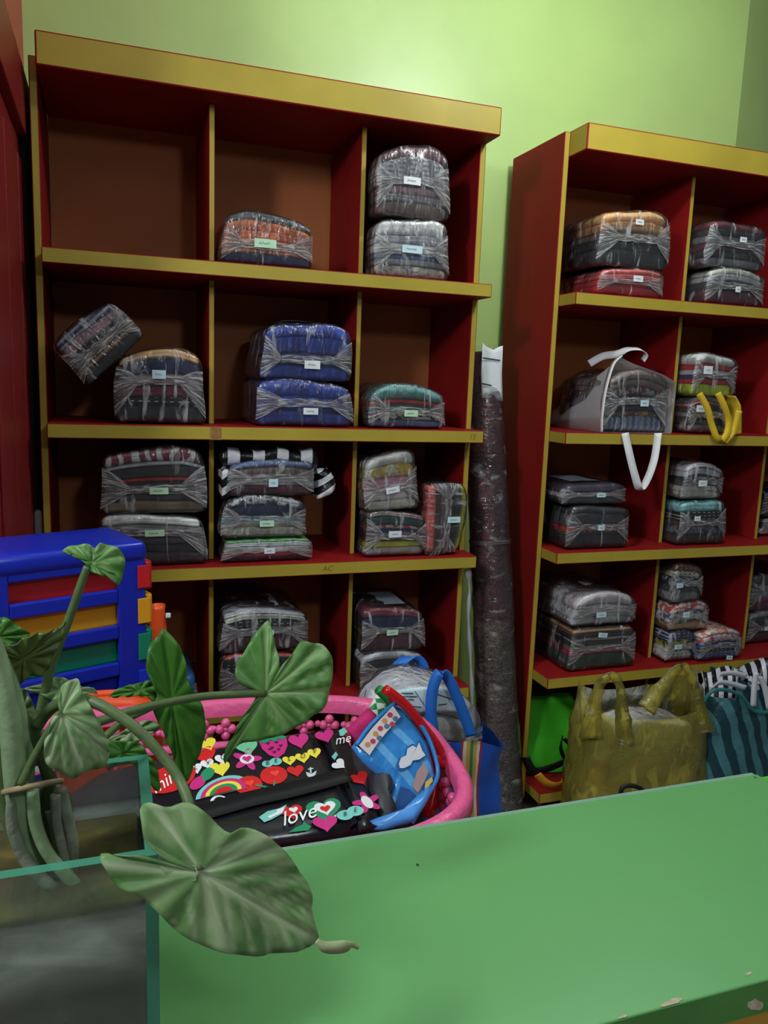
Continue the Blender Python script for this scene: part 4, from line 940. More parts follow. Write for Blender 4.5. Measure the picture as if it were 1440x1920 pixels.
for ch, x, y in (('L', 541, 1442), ('O', 566, 1436), ('V', 588, 1427), ('L', 366, 1460), ('V', 389, 1452), ('O', 417, 1442)): letters(ch, x, y, 11, -14, WH) if False else None
def smalltext(ch, x, y, size, col):
    v, f = textmesh(ch, size); vs = []
    for p in v:
        q = on(x + p.x, y - p.y - p.x * .25, P0b, NBg); vs.append(q + NBg * .0182 + Vector((0, 0, wob(q, 3, .004, 9))))
    ob('lettering', mesh('lettering', rel(vs, hb), f, plain('print_dark', (40, 36, 40), .5), False), hb)
for ch, x, y in (('L', 541, 1442), ('O', 566, 1436), ('V', 588, 1427), ('L', 366, 1460), ('V', 389, 1452), ('O', 417, 1442), ('B', 500, 1451), ('E', 516, 1446), ('B', 645, 1548), ('E', 664, 1540)): smalltext(ch, x, y, 12, None)
for o in list(hb.children):                     # prints were laid out in room space
    if o.name.split('.')[0].endswith('_print'):
        for vv in o.data.vertices: vv.co -= hb.location
pts = [on(a, b_, P0b, NBg) + NBg * .019 for a, b_ in ((330, 1560), (400, 1540), (470, 1520), (540, 1504), (600, 1488), (650, 1474))]
v, f = ribbon(pts, .030, NBg.cross(Vector((1, .3, 0))) , .002); ob('bag_strap', mesh('bag_strap', rel(v, hb), f, BLK), hb)

def foldbag(name, label, pxs, P, n, thick, mat, bulge=.004, cat='bag'):
    t_ = thing(name, label, cat, (P.x, P.y, P.z - .05))
    v, f = card([on(a, b_, P, n) for a, b_ in pxs], n, thick, bulge, 6)
    v = [p + n * wob(p, len(pxs), .004, 16) for p in v]
    ob('bag_panel', mesh('bag_panel', rel(v, t_), f, mat), t_); return t_
SKY = stripemat('blue_print_vinyl', (52, 128, 200), (96, 164, 218), 9, 'Y', .2, .22, rot=(0, 0, .5), th=.75)
Pc = at(760, 1440, 1.02); Nc = Vector((.35, -1, .75)).normalized()
sky_px = [(735, 1322), (752, 1326), (775, 1352), (800, 1395), (812, 1440), (815, 1458), (800, 1485), (780, 1520), (765, 1545), (735, 1552), (725, 1520), (735, 1480), (728, 1470), (680, 1430), (660, 1400), (690, 1362)]
cb_ = foldbag('printed_bag', 'folded blue vinyl bag with a white cloud print and dotted band', sky_px, Pc, Nc, .014, SKY)
def cdecal(nm, polys, col, lift): 
    decal(nm, polys, col, lift, Pc, Nc, cb_)
    o = cb_.children[-1]
    for vv in o.data.vertices: vv.co -= cb_.location
def lastchild(root): return [o for o in root.children]
before = set(cb_.children)
L1_ = .0135
decal('dotted_band', [[(728, 1328), (742, 1348), (720, 1372), (700, 1396), (684, 1420), (664, 1402), (690, 1368)]], (214, 204, 206), L1_, Pc, Nc, cb_)
R = rnd(4)
for i, (x, y) in enumerate(((722, 1345), (732, 1352), (712, 1356), (704, 1370), (716, 1366), (695, 1380), (690, 1394), (702, 1388), (680, 1400), (726, 1362))):
    decal('dot_print', [xf(ell(.5, .6), x, y, 9, 0)], [(190, 60, 90), (90, 110, 140), (196, 140, 90)][i % 3], L1_ + .0007, Pc, Nc, cb_)
cloud = [(738, 1436), (742, 1425), (752, 1420), (754, 1408), (764, 1402), (772, 1406), (776, 1396), (782, 1412), (788, 1420), (776, 1428), (764, 1430), (760, 1438), (748, 1444), (740, 1444)]
cc = (762, 1422)
decal('cloud_outline', [[(cc[0] + (x - cc[0]) * 1.18, cc[1] + (y - cc[1]) * 1.2) for x, y in cloud]], (40, 96, 168), L1_, Pc, Nc, cb_)
decal('cloud_print', [cloud], (214, 214, 224), L1_ + .0008, Pc, Nc, cb_)
decal('figure_print', [[(764, 1478), (772, 1450), (784, 1434), (794, 1450), (786, 1470), (774, 1490)]], (168, 140, 144), L1_, Pc, Nc, cb_)
decal('figure_print', [[(788, 1470), (800, 1460), (802, 1468), (786, 1486)]], (206, 186, 90), L1_, Pc, Nc, cb_)
decal('sea_print', [[(742, 1478), (760, 1484), (768, 1500), (752, 1530), (738, 1540), (732, 1510)]], (44, 84, 140), L1_, Pc, Nc, cb_)
for o in cb_.children:
    if o.name.split('.')[0] != 'bag_panel':
        for vv in o.data.vertices: vv.co -= cb_.location
pts = [on(a, b_, Pc, Nc) + Nc * .010 for a, b_ in ((662, 1400), (690, 1362), (735, 1322), (752, 1326), (775, 1352), (800, 1395), (814, 1450), (800, 1485), (765, 1545))]
v, f = tube(smoothpts(pts, 4), .0035, 8); ob('bag_binding', mesh('bag_binding', rel(v, cb_), f, plain('blue_binding', (40, 120, 190), .3)), cb_)
# bright folded flap under it, along the near rim
REDV = paint('red_vinyl', (196, 26, 30), .2, .5, .06, 20, .2, 24)
Pr = at(800, 1400, 1.10); Nr = Vector((.75, -1, .6)).normalized()
rb = foldbag('vinyl_bag', 'shiny red vinyl bag crumpled against the basket end', [(722, 1290), (735, 1296), (770, 1330), (805, 1370), (826, 1400), (838, 1412), (852, 1440), (848, 1462), (830, 1500), (808, 1535), (796, 1530), (806, 1490), (812, 1440), (800, 1395), (768, 1350)], Pr, Nr, .016, REDV, .012)
pts = [at(a, b_, 1.06) for a, b_ in ((722, 1292), (760, 1322), (800, 1372), (826, 1410), (822, 1424), (842, 1440), (856, 1462), (850, 1476))]
v, f = tube(smoothpts(pts, 5), .0075, 8); ob('bag_hem', mesh('bag_hem', rel(v, rb), f, REDV), rb)
Pg = at(705, 1335, 1.17); Ng = Vector((.3, -1, .5)).normalized()
CHK = None
m_, nt, out = newmat('green_check'); p_ = principled(nt, out, lin((220, 224, 220)), .4)
tc = N(nt, 'ShaderNodeTexCoord'); ck = N(nt, 'ShaderNodeTexChecker', i_Scale=70.0); ck.inputs[1].default_value = (*lin((218, 222, 214)), 1); ck.inputs[2].default_value = (*lin((40, 130, 76)), 1)
L(nt, tc.outputs['Object'], ck.inputs[0]); L(nt, ck.outputs[0], p_.inputs[0])
kb = foldbag('checked_bag', 'green and white checked bag with a green edge in the basket', [(708, 1292), (722, 1300), (738, 1322), (730, 1330), (712, 1345), (690, 1360), (688, 1335), (700, 1312)], Pg, Ng, .010, m_)
pts = [at(a, b_, 1.15) for a, b_ in ((709, 1292), (722, 1305), (734, 1320))]; v, f = tube(smoothpts(pts, 4), .008, 10); ob('bag_edge', mesh('bag_edge', rel(v, kb), f, plain('green_edge', (30, 130, 60), .4)), kb)
foldbag('magenta_pouch', 'magenta cloth pouch between the hearts bag and the checked bag', [(650, 1368), (672, 1345), (690, 1328), (702, 1340), (698, 1362), (676, 1390), (662, 1402)], at(675, 1365, 1.14), Vector((.2, -1, .5)).normalized(), .02, fab('magenta'), .008, 'pouch')
kp = foldbag('black_pouch', 'crumpled black and grey cloth pouch below the cloud bag', [(690, 1455), (712, 1432), (730, 1450), (736, 1480), (728, 1500), (742, 1530), (735, 1550), (712, 1548), (700, 1520), (690, 1490)], at(712, 1490, .99), Vector((.1, -.6, 1)).normalized(), .02, plain('dark_cloth', (38, 38, 46), .5), .012, 'pouch')
foldbag('blue_pouch', 'blue and white vinyl pouch along the near rim of the basket', [(660, 1556), (690, 1546), (740, 1540), (770, 1520), (800, 1484), (812, 1470), (796, 1512), (776, 1540), (720, 1556)], at(730, 1545, .93), Vector((.1, -.5, 1)).normalized(), .012, paint('blue_vinyl', (66, 130, 200), .25, .5, .3, 14), .003, 'pouch')
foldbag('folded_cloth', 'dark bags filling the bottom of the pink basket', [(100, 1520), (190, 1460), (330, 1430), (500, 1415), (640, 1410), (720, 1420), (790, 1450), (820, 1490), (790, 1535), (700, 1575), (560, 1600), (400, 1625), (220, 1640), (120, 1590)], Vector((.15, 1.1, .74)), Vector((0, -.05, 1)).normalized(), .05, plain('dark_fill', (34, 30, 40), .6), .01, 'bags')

# ------------------------------------------------------------------ striped woven bag with a wrapped duvet
m_, nt, out = newmat('blue_striped_weave'); p_ = principled(nt, out, lin((30, 84, 190)), .45)
tc = N(nt, 'ShaderNodeTexCoord'); sp = N(nt, 'ShaderNodeSeparateXYZ'); L(nt, tc.outputs['Object'], sp.inputs[0])
ad = N(nt, 'ShaderNodeMath', operation='MULTIPLY_ADD'); L(nt, sp.outputs[0], ad.inputs[0]); ad.inputs[1].default_value = 9.0; ad.inputs[2].default_value = .12
fr_ = N(nt, 'ShaderNodeMath', operation='FRACT'); L(nt, ad.outputs[0], fr_.inputs[0])
B_ = lin((30, 84, 190))
r_ = ramp(nt, fr_.outputs[0], [(0, B_), (.62, lin((170, 44, 60))), (.66, lin((214, 206, 196))), (.72, lin((206, 160, 60))), (.79, lin((30, 130, 110))), (.85, lin((206, 160, 60))), (.91, lin((214, 206, 196))), (.96, lin((170, 44, 60)))], 'CONSTANT')
L(nt, r_.outputs[0], p_.inputs[0])
wb = thing('woven_bag', 'blue woven carrier with orange and green stripes, blue handles up', 'carrier bag', (.655, 1.31, .48))
xw0, xw1 = at(795, 1430, 1.24).x, at(958, 1430, 1.24).x
zt_ = at(870, 1385, 1.24).z
rings = []
for j in range(13):
    t = j / 12; ring = []
    for k in range(48):
        a = 2 * math.pi * k / 48; c, s = math.cos(a), math.sin(a); cx = math.copysign(abs(c) ** .5, c); sy = math.copysign(abs(s) ** .5, s)
        q = Vector(((xw0 + xw1) / 2 + cx * (xw1 - xw0) / 2 * (.93 + .1 * math.sin(3 * t)), 1.315 + sy * .085, .482 + (zt_ - .482) * t - .03 * t * max(0, cx)))
        q.x += wob(q, 4, .016 * min(1, 3 * t), 11); q.y += wob(q, 6, .016 * min(1, 3 * t), 12); ring.append(q)
    rings.append(ring)
v, f = loft(rings, True, True, False); ob('bag_body', mesh('bag_body', rel(v, wb), f, m_), wb)
HB = paint('blue_handle', (34, 104, 196), .5, .4, .05)
for P, y_, w_ in (([(812, 1372), (808, 1330), (812, 1290), (824, 1262), (838, 1268), (854, 1300), (872, 1345), (884, 1380)], 1.215, .020), ([(716, 1290), (734, 1262), (755, 1240), (778, 1233), (792, 1245), (799, 1270), (800, 1295)], 1.40, .020)):
    pts = [at(a, b_, y_) for a, b_ in P]; v, f = ribbon(pts, w_, Vector((1, -.5, .2)), .002); ob('handle', mesh('handle', rel(v, wb), f, HB), wb)
dp = pack('large clear wrapped grey duvet with a receipt, sticking out of the woven bag', None, 0, (700, 1300, 915, 1395), 0, Ls('dgrey:.8 lgrey:1.2 white:1 lgrey:1'), None, seed=61, yf=1.25, depth=.15, fitx=False, z0=.66, group=None, crown=.25, seam=.4)
pts = [at(a, b_, 1.232) for a, b_ in ((742, 1294), (790, 1288), (845, 1290), (865, 1312), (878, 1338), (842, 1334), (785, 1336), (760, 1318))]
v, f = card(pts, Vector((0, -1, .35)), .001, .002, 4); rc_ = ob('receipt', mesh('receipt', rel(v, dp['root']), f, PAPER_B), dp['root'])
for (x0, y0, x1, y1) in ((752, 1300, 775, 1300), (756, 1306, 782, 1306), (764, 1312, 776, 1312), (778, 1296, 795, 1322), (768, 1324, 790, 1326), (800, 1310, 815, 1300), (815, 1300, 850, 1312), (822, 1322, 838, 1320)):
    q0, q1 = at(x0, y0, 1.2285), at(x1, y1, 1.2285); dz = Vector((0, 0, .0009)); ob('ink_line', mesh('ink_line', rel([q0 - dz, q1 - dz, q1 + dz, q0 + dz], dp['root']), [[0, 1, 2, 3]], INK, False), rc_)

# ------------------------------------------------------------------ glass tank with the vine
def glassmat():
    m, nt, out = newmat('tank_glass'); t = N(nt, 'ShaderNodeBsdfTransparent'); t.inputs[0].default_value = (.86, .93, .90, 1)
    tc = N(nt, 'ShaderNodeTexCoord'); sp = N(nt, 'ShaderNodeSeparateXYZ'); L(nt, tc.outputs['Object'], sp.inputs[0])
    mp = N(nt, 'ShaderNodeMapping'); mp.inputs['Scale'].default_value = (14, 14, 46); L(nt, tc.outputs['Object'], mp.inputs[0])
    n = N(nt, 'ShaderNodeTexNoise', i_Scale=1.0, i_Detail=6.0, i_Distortion=.5); L(nt, mp.outputs[0], n.inputs['Vector'])
    band = ramp(nt, sp.outputs[2], [(.0, (.05, .05, .05)), (.090, (.10, .10, .10)), (.122, (1, 1, 1)), (.143, (1, 1, 1)), (.147, (.16, .16, .16)), (.2, (.10, .10, .10))])
    r = ramp(nt, n.outputs['Fac'], [(.28, (.30, .30, .30)), (.66, (1, 1, 1))])
    mm = N(nt, 'ShaderNodeMath', operation='MULTIPLY'); L(nt, band.outputs[0], mm.inputs[0]); L(nt, r.outputs[0], mm.inputs[1])
    d = N(nt, 'ShaderNodeBsdfDiffuse'); d.inputs[0].default_value = (*lin((150, 158, 150)), 1)
    m1 = N(nt, 'ShaderNodeMixShader'); L(nt, mm.outputs[0], m1.inputs[0]); L(nt, t.outputs[0], m1.inputs[1]); L(nt, d.outputs[0], m1.inputs[2])
    g = N(nt, 'ShaderNodeBsdfGlossy', i_Roughness=.06); fr = N(nt, 'ShaderNodeFresnel', i_IOR=1.45)
    m2 = N(nt, 'ShaderNodeMixShader'); L(nt, fr.outputs[0], m2.inputs[0]); L(nt, m1.outputs[0], m2.inputs[1]); L(nt, g.outputs[0], m2.inputs[2])
    L(nt, m2.outputs[0], out.inputs[0]); return m
GLASS = glassmat()
m_, nt, out = newmat('glass_edge'); p_ = N(nt, 'ShaderNodeBsdfPrincipled'); p_.inputs['Base Color'].default_value = (*lin((70, 140, 118)), 1); p_.inputs['Roughness'].default_value = .2
t_ = N(nt, 'ShaderNodeBsdfTransparent'); t_.inputs[0].default_value = (.6, .85, .75, 1); mx = N(nt, 'ShaderNodeMixShader'); mx.inputs[0].default_value = .7
L(nt, t_.outputs[0], mx.inputs[1]); L(nt, p_.outputs[0], mx.inputs[2]); L(nt, mx.outputs[0], out.inputs[0]); GEDGE = m_
TZ = .185; TANG = 0.0
fr_c = at(297, 1602, .505)                           # front right upper corner
TZ = fr_c.z - CT - .001; TL_, TW_, G_ = .26, .150, .0085
tx_ = Vector((math.cos(TANG), math.sin(TANG), 0)); ty_ = Vector((-math.sin(TANG), math.cos(TANG), 0))
tc_ = Vector((fr_c.x, fr_c.y, 0)) - tx_ * TL_ / 2 + ty_ * TW_ / 2; tc_.z = CT + .001
tk = thing('glass_tank', 'rectangular glass tank with cloudy water marks holding the vine', 'tank', tc_, None, (0, 0, TANG))
def pane(x0, x1, y0, y1, z0, z1, front):
    me = boxm('glass_pane', x0, x1, y0, y1, z0, z1, [GEDGE, GLASS], front, bev=0); return ob('glass_pane', me, tk)
hx, hy = TL_ / 2, TW_ / 2
pane(-hx + G_, hx - G_, -hy, -hy + G_, 0, TZ, [(0, -1, 0), (0, 1, 0)]); pane(-hx + G_, hx - G_, hy - G_, hy, 0, TZ, [(0, -1, 0), (0, 1, 0)])
pane(-hx, -hx + G_, -hy, hy, 0, TZ, [(1, 0, 0), (-1, 0, 0)]); pane(hx - G_, hx, -hy, hy, 0, TZ, [(1, 0, 0), (-1, 0, 0)])
pane(-hx + G_, hx - G_, -hy + G_, hy - G_, 0, G_, [(0, 0, 1), (0, 0, -1)])
m_, nt, out = newmat('murky_water'); t_ = N(nt, 'ShaderNodeBsdfTransparent'); t_.inputs[0].default_value = (.62, .62, .45, 1)
tc2 = N(nt, 'ShaderNodeTexCoord'); n_ = N(nt, 'ShaderNodeTexNoise', i_Scale=26.0, i_Detail=5.0); L(nt, tc2.outputs['Object'], n_.inputs['Vector'])
cr = ramp(nt, n_.outputs['Fac'], [(.3, lin((56, 58, 40))), (.55, lin((92, 88, 56))), (.75, lin((140, 124, 66)))])
d_ = N(nt, 'ShaderNodeBsdfDiffuse'); L(nt, cr.outputs[0], d_.inputs[0]); g_ = N(nt, 'ShaderNodeBsdfGlossy', i_Roughness=.05)
mx = N(nt, 'ShaderNodeMixShader'); mx.inputs[0].default_value = .62; L(nt, t_.outputs[0], mx.inputs[1]); L(nt, d_.outputs[0], mx.inputs[2])
fr2 = N(nt, 'ShaderNodeFresnel', i_IOR=1.33); m2 = N(nt, 'ShaderNodeMixShader'); L(nt, fr2.outputs[0], m2.inputs[0]); L(nt, mx.outputs[0], m2.inputs[1]); L(nt, g_.outputs[0], m2.inputs[2]); L(nt, m2.outputs[0], out.inputs[0])
wv, wf = rbox(hx - G_ - .0008, hy - G_ - .0008, .064, .003, (4, 3, 2))
wa = tag(ob('tank_water', mesh('tank_water', [p + Vector((0, 0, .064 + G_ + .0006)) for p in wv], wf, m_), None, tc_), 'murky green brown water in the glass tank', 'water'); wa.rotation_euler = (0, 0, TANG)

# the vine
def leafmat(name, base, vein, dark, back=.25):
    m, nt, out = newmat(name); p = N(nt, 'ShaderNodeBsdfPrincipled'); p.inputs['Roughness'].default_value = .42; p.inputs['Specular IOR Level'].default_value = .4
    at_ = N(nt, 'ShaderNodeAttribute', attribute_name='vein'); tc = N(nt, 'ShaderNodeTexCoord')
    n = N(nt, 'ShaderNodeTexNoise', i_Scale=38.0, i_Detail=3.0); L(nt, tc.outputs['Object'], n.inputs['Vector'])
    r = ramp(nt, n.outputs['Fac'], [(.36, lin(dark)), (.62, lin(base))])
    ad = N(nt, 'ShaderNodeMath', operation='MULTIPLY_ADD', use_clamp=True); L(nt, n.outputs['Fac'], ad.inputs[0]); ad.inputs[1].default_value = .25
    L(nt, at_.outputs['Fac'], ad.inputs[2])
    sb = N(nt, 'ShaderNodeMath', operation='SUBTRACT', use_clamp=True); L(nt, ad.outputs[0], sb.inputs[0]); sb.inputs[1].default_value = .12
    mx = N(nt, 'ShaderNodeMix', data_type='RGBA'); L(nt, sb.outputs[0], mx.inputs[0]); L(nt, r.outputs[0], mx.inputs[6]); mx.inputs[7].default_value = (*lin(vein), 1)
    L(nt, mx.outputs[2], p.inputs['Base Color'])
    tr = N(nt, 'ShaderNodeBsdfTranslucent'); L(nt, mx.outputs[2], tr.inputs[0]); ms = N(nt, 'ShaderNodeMixShader'); ms.inputs[0].default_value = back
    L(nt, p.outputs[0], ms.inputs[1]); L(nt, tr.outputs[0], ms.inputs[2]); L(nt, ms.outputs[0], out.inputs[0]); return m
LF_PALE = leafmat('leaf_pale', (132, 158, 108), (194, 206, 170), (90, 132, 74))
LF_MID = leafmat('leaf_mid', (96, 144, 72), (160, 186, 130), (66, 116, 46))
LF_DARK = leafmat('leaf_dark', (70, 122, 40), (80, 132, 52), (52, 102, 28))
LF_OLIVE = leafmat('leaf_olive', (88, 104, 50), (120, 136, 80), (64, 82, 36))
vn = thing('vine_plant', 'arrowhead vine with large pale green leaves growing from the glass tank', 'plant', (tc_.x, tc_.y, CT + .02))
def resample(pts, n):
    P = [Vector((a, b_, 0)) for a, b_ in pts]; P.append(P[0]); d = [0]
    for i in range(len(P) - 1): d.append(d[-1] + (P[i + 1] - P[i]).length)
    out = []
    for k in range(n):
        s_ = d[-1] * k / n; i = max(j for j in range(len(d)) if d[j] <= s_ + 1e-9); i = min(i, len(P) - 2)
        t = (s_ - d[i]) / max(1e-9, d[i + 1] - d[i]); p0 = P[i - 1] if i > 0 else P[-2]; p3 = P[i + 2] if i + 2 < len(P) else P[1]
        p1, p2 = P[i], P[i + 1]
        out.append(.5 * ((2 * p1) + (p2 - p0) * t + (2 * p0 - 5 * p1 + 4 * p2 - p3) * t * t + (3 * p1 - p0 - 3 * p2 + p3) * t ** 3))
    return out
def leaf(outline, A, y0, n, mat, veins=(), curl=.012, seed=1, K=9, M=72):
    n = Vector(n).normalized(); P0 = at(A[0], A[1], y0); O = resample(outline, M); vs = []; fs = []; vein = []
    dirs = [Vector((x - A[0], y - A[1], 0)).normalized() for x, y in veins]
    L_ = max((o - Vector((A[0], A[1], 0))).length for o in O)
    def pt(px, py, t, i):
        q = on(px, py, P0, n); d = Vector((px - A[0], py - A[1], 0)); v_ = 0
        for k, dr_ in enumerate(dirs):
            if d.length > 1e-6:
                side = abs(d.x * dr_.y - d.y * dr_.x); along = d.dot(dr_)
                if along > 0: v_ = max(v_, math.exp(-(side / (L_ * (.030 if k == 0 else .024))) ** 2) * (1 if k == 0 else .8))
                # side veins leaving the midrib
                if k == 0 and along > 0:
                    ph = (along - side * .9) / (L_ * .17); v_ = max(v_, .55 * math.exp(-((ph - round(ph)) / .16) ** 2))
        h = -v_ * .0022 - curl * (d.length / L_) ** 2 + wob(q, seed, .004, 26) * t + .0022 * math.sin(i * 1.1 + seed) * t * t
        vs.append(q + n * h); vein.append(min(1, v_))
    pt(A[0] + .01, A[1], 0, 0)
    for k in range(1, K + 1):
        t = k / K
        for i, o in enumerate(O): pt(A[0] + (o.x - A[0]) * t, A[1] + (o.y - A[1]) * t, t, i)
    for i in range(M):
        j = (i + 1) % M; fs.append([0, 1 + i, 1 + j])
        for k in range(K - 1): fs.append([1 + k * M + i, 1 + (k + 1) * M + i, 1 + (k + 1) * M + j, 1 + k * M + j])
    me = mesh('leaf', rel(vs, vn), fs, mat); a = me.attributes.new('vein', 'FLOAT', 'POINT'); a.data.foreach_set('value', vein)
    o = ob('leaf', me, vn); so = o.modifiers.new('t', 'SOLIDIFY'); so.thickness = .0007; return o
big = leaf([(364, 1624), (326, 1621), (290, 1597), (270, 1565), (266, 1522), (283, 1507), (320, 1515), (360, 1507), (395, 1532), (425, 1560), (452, 1552), (488, 1560), (525, 1585), (555, 1617), (582, 1655), (595, 1695), (597, 1735), (607, 1772), (565, 1787), (515, 1795), (465, 1796), (410, 1785), (360, 1765), (325, 1740), (295, 1710), (260, 1680), (225, 1667), (205, 1640), (189, 1608), (215, 1604), (260, 1605), (295, 1619), (318, 1646), (342, 1657), (366, 1649)],
           (378, 1636), .462, (.25, -1, .35), LF_PALE, [(607, 1772), (300, 1520), (205, 1625), (500, 1570), (430, 1790)], .010, 2, 12, 110)
pts = [at(a, b_, .452) for a, b_ in ((594, 1764), (612, 1776), (645, 1775), (660, 1771), (672, 1778))]
v, f = ribbon(pts, [.003, .008, .009, .004, .002], Vector((.1, 0, 1)), .0008); ob('dry_leaf_tip', mesh('dry_leaf_tip', rel(v, vn), f, paint('dry_tip', (150, 160, 120), .6, .3, .25, 90)), vn)
leaf([(475, 1295), (446, 1277), (441, 1255), (453, 1230), (469, 1205), (486, 1180), (505, 1165), (510, 1176), (515, 1207), (524, 1234), (523, 1255), (540, 1236), (558, 1216), (568, 1204), (589, 1207), (610, 1212), (625, 1234), (627, 1257), (621, 1288), (618, 1308), (607, 1331), (588, 1344), (561, 1362), (534, 1376), (498, 1387), (462, 1393), (444, 1402), (431, 1418), (424, 1438), (419, 1429), (424, 1407), (439, 1378), (453, 1348), (468, 1324), (480, 1308)],
     (498, 1300), .64, (-.1, -1, .25), LF_MID, [(620, 1296), (500, 1180), (430, 1420), (600, 1225), (540, 1370)], .010, 3, 11, 100)
leaf([(309, 1183), (329, 1200), (342, 1222), (349, 1245), (350, 1265), (358, 1288), (372, 1308), (382, 1330), (387, 1360), (384, 1390), (375, 1420), (362, 1455), (349, 1480), (338, 1455), (330, 1430), (318, 1400), (305, 1370), (293, 1345), (286, 1325), (296, 1305), (287, 1284), (277, 1262), (275, 1240), (282, 1215), (295, 1197)],
     (322, 1312), .66, (.1, -1, .1), LF_DARK, [(349, 1480), (309, 1190)], .012, 4, 10, 80)
leaf([(111, 1326), (110, 1307), (116, 1287), (135, 1274), (148, 1275), (155, 1300), (174, 1332), (191, 1364), (204, 1397), (206, 1420), (195, 1442), (169, 1448), (153, 1455), (139, 1465), (116, 1454), (90, 1437), (82, 1412), (86, 1386), (94, 1360), (101, 1341), (110, 1336)],
     (115, 1338), .53, (.05, -1, .35), LF_PALE, [(155, 1452), (140, 1280), (190, 1400), (92, 1420)], .012, 5)
leaf([(118, 1028), (137, 1021), (163, 1020), (181, 1027), (187, 1018), (216, 1023), (233, 1037), (234, 1062), (224, 1096), (217, 1078), (201, 1074), (190, 1082), (172, 1072), (163, 1062), (146, 1045), (128, 1037)], (172, 1056), .60, (.1, -1, .5), LF_MID, [(175, 1022), (224, 1090)], .006, 6, 7, 56)
leaf([(-4, 1214), (24, 1208), (56, 1191), (88, 1186), (112, 1182), (124, 1172), (120, 1200), (103, 1229), (90, 1259), (71, 1268), (51, 1272), (36, 1289), (19, 1275), (6, 1240)], (44, 1235), .575, (.1, -1, -.1), LF_OLIVE, [(36, 1286), (115, 1186)], .006, 7)
leaf([(-40, 1165), (0, 1158), (16, 1160), (35, 1175), (57, 1190), (24, 1208), (0, 1213), (-40, 1205)], (-10, 1195), .585, (.1, -1, .3), LF_DARK, [(50, 1188)], .006, 8, 6, 48)
leaf([(202, 1392), (230, 1390), (259, 1392), (276, 1411), (291, 1431), (297, 1446), (304, 1474), (299, 1484), (287, 1474), (281, 1454), (275, 1437), (257, 1431), (220, 1436), (201, 1440)], (232, 1412), .66, (.2, -1, .4), LF_DARK, [(300, 1478)], .006, 9)
leaf([(206, 1304), (220, 1292), (245, 1284), (265, 1280), (279, 1276), (295, 1288), (298, 1302), (290, 1316), (284, 1305), (259, 1305), (229, 1306)], (262, 1294), .67, (.1, -1, .6), LF_DARK, [(210, 1303)], .004, 10, 6, 56)
leaf([(45, 1290), (71, 1285), (94, 1272), (116, 1270), (131, 1276), (156, 1287), (176, 1289), (184, 1299), (165, 1300), (156, 1308), (112, 1317), (90, 1311), (75, 1302)], (112, 1294), .60, (.1, -1, .5), LF_PALE, [(182, 1296), (50, 1291)], .005, 11, 6, 56)
leaf([(32, 1292), (49, 1296), (62, 1319), (66, 1341), (56, 1364), (37, 1384), (28, 1364), (22, 1326)], (42, 1332), .60, (.2, -1, .2), LF_OLIVE, [(37, 1380)], .006, 12, 6, 48)
leaf([(204, 1387), (227, 1373), (259, 1355), (287, 1351), (300, 1365), (279, 1379), (255, 1390)], (250, 1372), .69, (.1, -1, .5), LF_PALE, [(204, 1387)], .004, 13, 6, 48)
STEM_P = paint('stem_pale', (128, 150, 112), .5, .4, .2, 40, .15, 80); STEM_D = paint('stem_dark', (76, 94, 54), .5, .4, .2, 40, .15, 80); ROOT = paint('root_grey', (112, 118, 102), .6, .3, .3, 60, .2, 90)
def stem(nm, P, y, r, mat):
    ys = y if isinstance(y, (list, tuple)) else [y] * len(P)
    pts = smoothpts([at(a, b_, yy) for (a, b_), yy in zip(P, ys)], 5)
    rs = r if isinstance(r, (list, tuple)) else [r, r]
    rr = [rs[0] + (rs[-1] - rs[0]) * i / (len(pts) - 1) for i in range(len(pts))]
    v, f = tube(pts, rr, 10); return ob(nm, mesh(nm, rel(v, vn), f, mat), vn)
yw = .575
stem('petiole', [(70, 1362), (85, 1340), (105, 1322), (135, 1312), (165, 1313), (205, 1331), (255, 1366), (300, 1412), (335, 1460), (355, 1510), (368, 1580), (373, 1632)], [.57, .57, .56, .55, .54, .53, .52, .51, .50, .485, .474, .464], [.0042, .0034], STEM_D)
stem('petiole', [(60, 1380), (120, 1372), (195, 1350), (250, 1332), (310, 1318), (380, 1306), (440, 1302), (498, 1300)], [.58, .59, .60, .61, .62, .63, .635, .642], [.0038, .0032], STEM_D)
stem('petiole', [(60, 1392), (75, 1340), (85, 1295), (100, 1235), (122, 1180), (140, 1130), (152, 1095), (164, 1062)], .60, [.004, .0028], STEM_D)
stem('petiole', [(40, 1470), (62, 1425), (90, 1375), (108, 1345), (115, 1338)], .55, .0030, STEM_D)
stem('petiole', [(52, 1420), (120, 1412), (190, 1385), (235, 1350), (300, 1318)], [.58, .60, .63, .65, .662], .0032, STEM_D)
stem('petiole', [(45, 1400), (60, 1360), (70, 1340)], .58, .0075, STEM_D)
stem('stem', [(-24, 1190), (-8, 1230), (8, 1290), (20, 1360), (26, 1430), (34, 1500), (48, 1570), (78, 1622), (92, 1640)], [.56, .56, .56, .56, .56, .565, .57, .575, .58], [.0068, .0085], STEM_P)
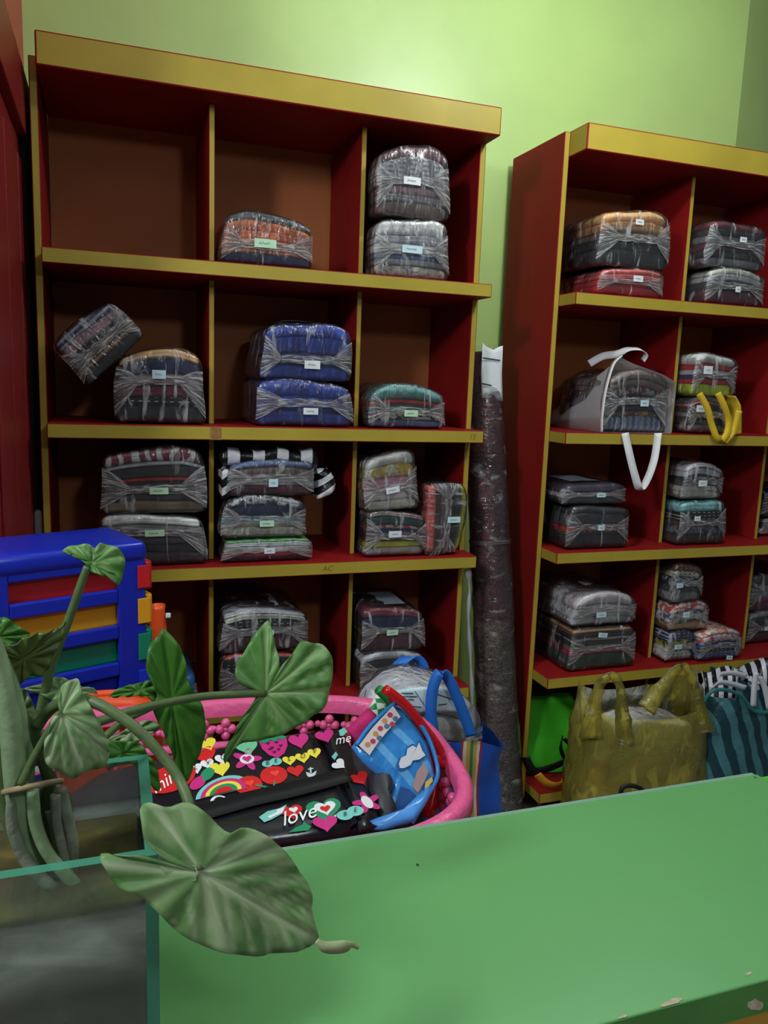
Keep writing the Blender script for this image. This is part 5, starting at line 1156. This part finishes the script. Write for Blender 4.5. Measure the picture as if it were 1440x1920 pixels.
stem('stem', [(0, 1222), (28, 1300), (44, 1380), (50, 1450), (40, 1520), (52, 1590), (95, 1640)], [.575] * 7, [.0040, .0070], STEM_P)
stem('stem', [(-10, 1310), (4, 1400), (14, 1480), (30, 1560), (60, 1610)], [.585] * 5, [.008, .007], STEM_D)
for k, (P, y_, r_, mt) in enumerate((([(70, 1400), (88, 1450), (96, 1500), (92, 1550), (100, 1600), (128, 1645)], .58, [.004, .0055], STEM_D), ([(102, 1470), (98, 1510), (86, 1560), (90, 1610), (82, 1660)], .59, [.0045, .004], ROOT),
        ([(112, 1480), (122, 1520), (134, 1570), (136, 1610), (128, 1660)], .57, [.0048, .0042], ROOT), ([(108, 1500), (112, 1560), (122, 1600), (140, 1640)], .585, .003, ROOT), ([(28, 1470), (22, 1540), (40, 1600), (70, 1640), (120, 1680)], .56, [.004, .0045], ROOT),
        ([(60, 1600), (40, 1660), (38, 1730)], .60, .006, STEM_D), ([(70, 1610), (58, 1670), (54, 1735)], .60, .005, ROOT), ([(95, 1620), (130, 1660), (165, 1695)], .57, [.005, .002], ROOT), ([(120, 1635), (150, 1660), (185, 1690)], .56, [.004, .0015], ROOT), ([(80, 1500), (76, 1560), (60, 1600)], .60, .0035, STEM_D), ([(104, 1490), (106, 1540), (116, 1590), (132, 1650)], .565, .0036, ROOT), ([(92, 1520), (104, 1570), (112, 1620), (108, 1670)], .575, .003, STEM_P), ([(124, 1490), (128, 1530), (112, 1580), (104, 1640)], .58, .0032, STEM_D), ([(60, 1480), (66, 1540), (84, 1590), (110, 1625), (150, 1668)], .56, .0045, STEM_P), ([(74, 1470), (72, 1530), (78, 1580), (66, 1640), (62, 1690)], .59, .0042, ROOT), ([(86, 1440), (110, 1480), (104, 1530)], .60, .003, STEM_D))):
    stem('root' if mt is ROOT else 'stem', P, y_, r_, mt)
stem('twine', [(6, 1486), (40, 1478), (80, 1470), (116, 1464)], [.556, .548, .552, .565], .0022, paint('twine', (140, 124, 96), .9, .1, .2, 90))
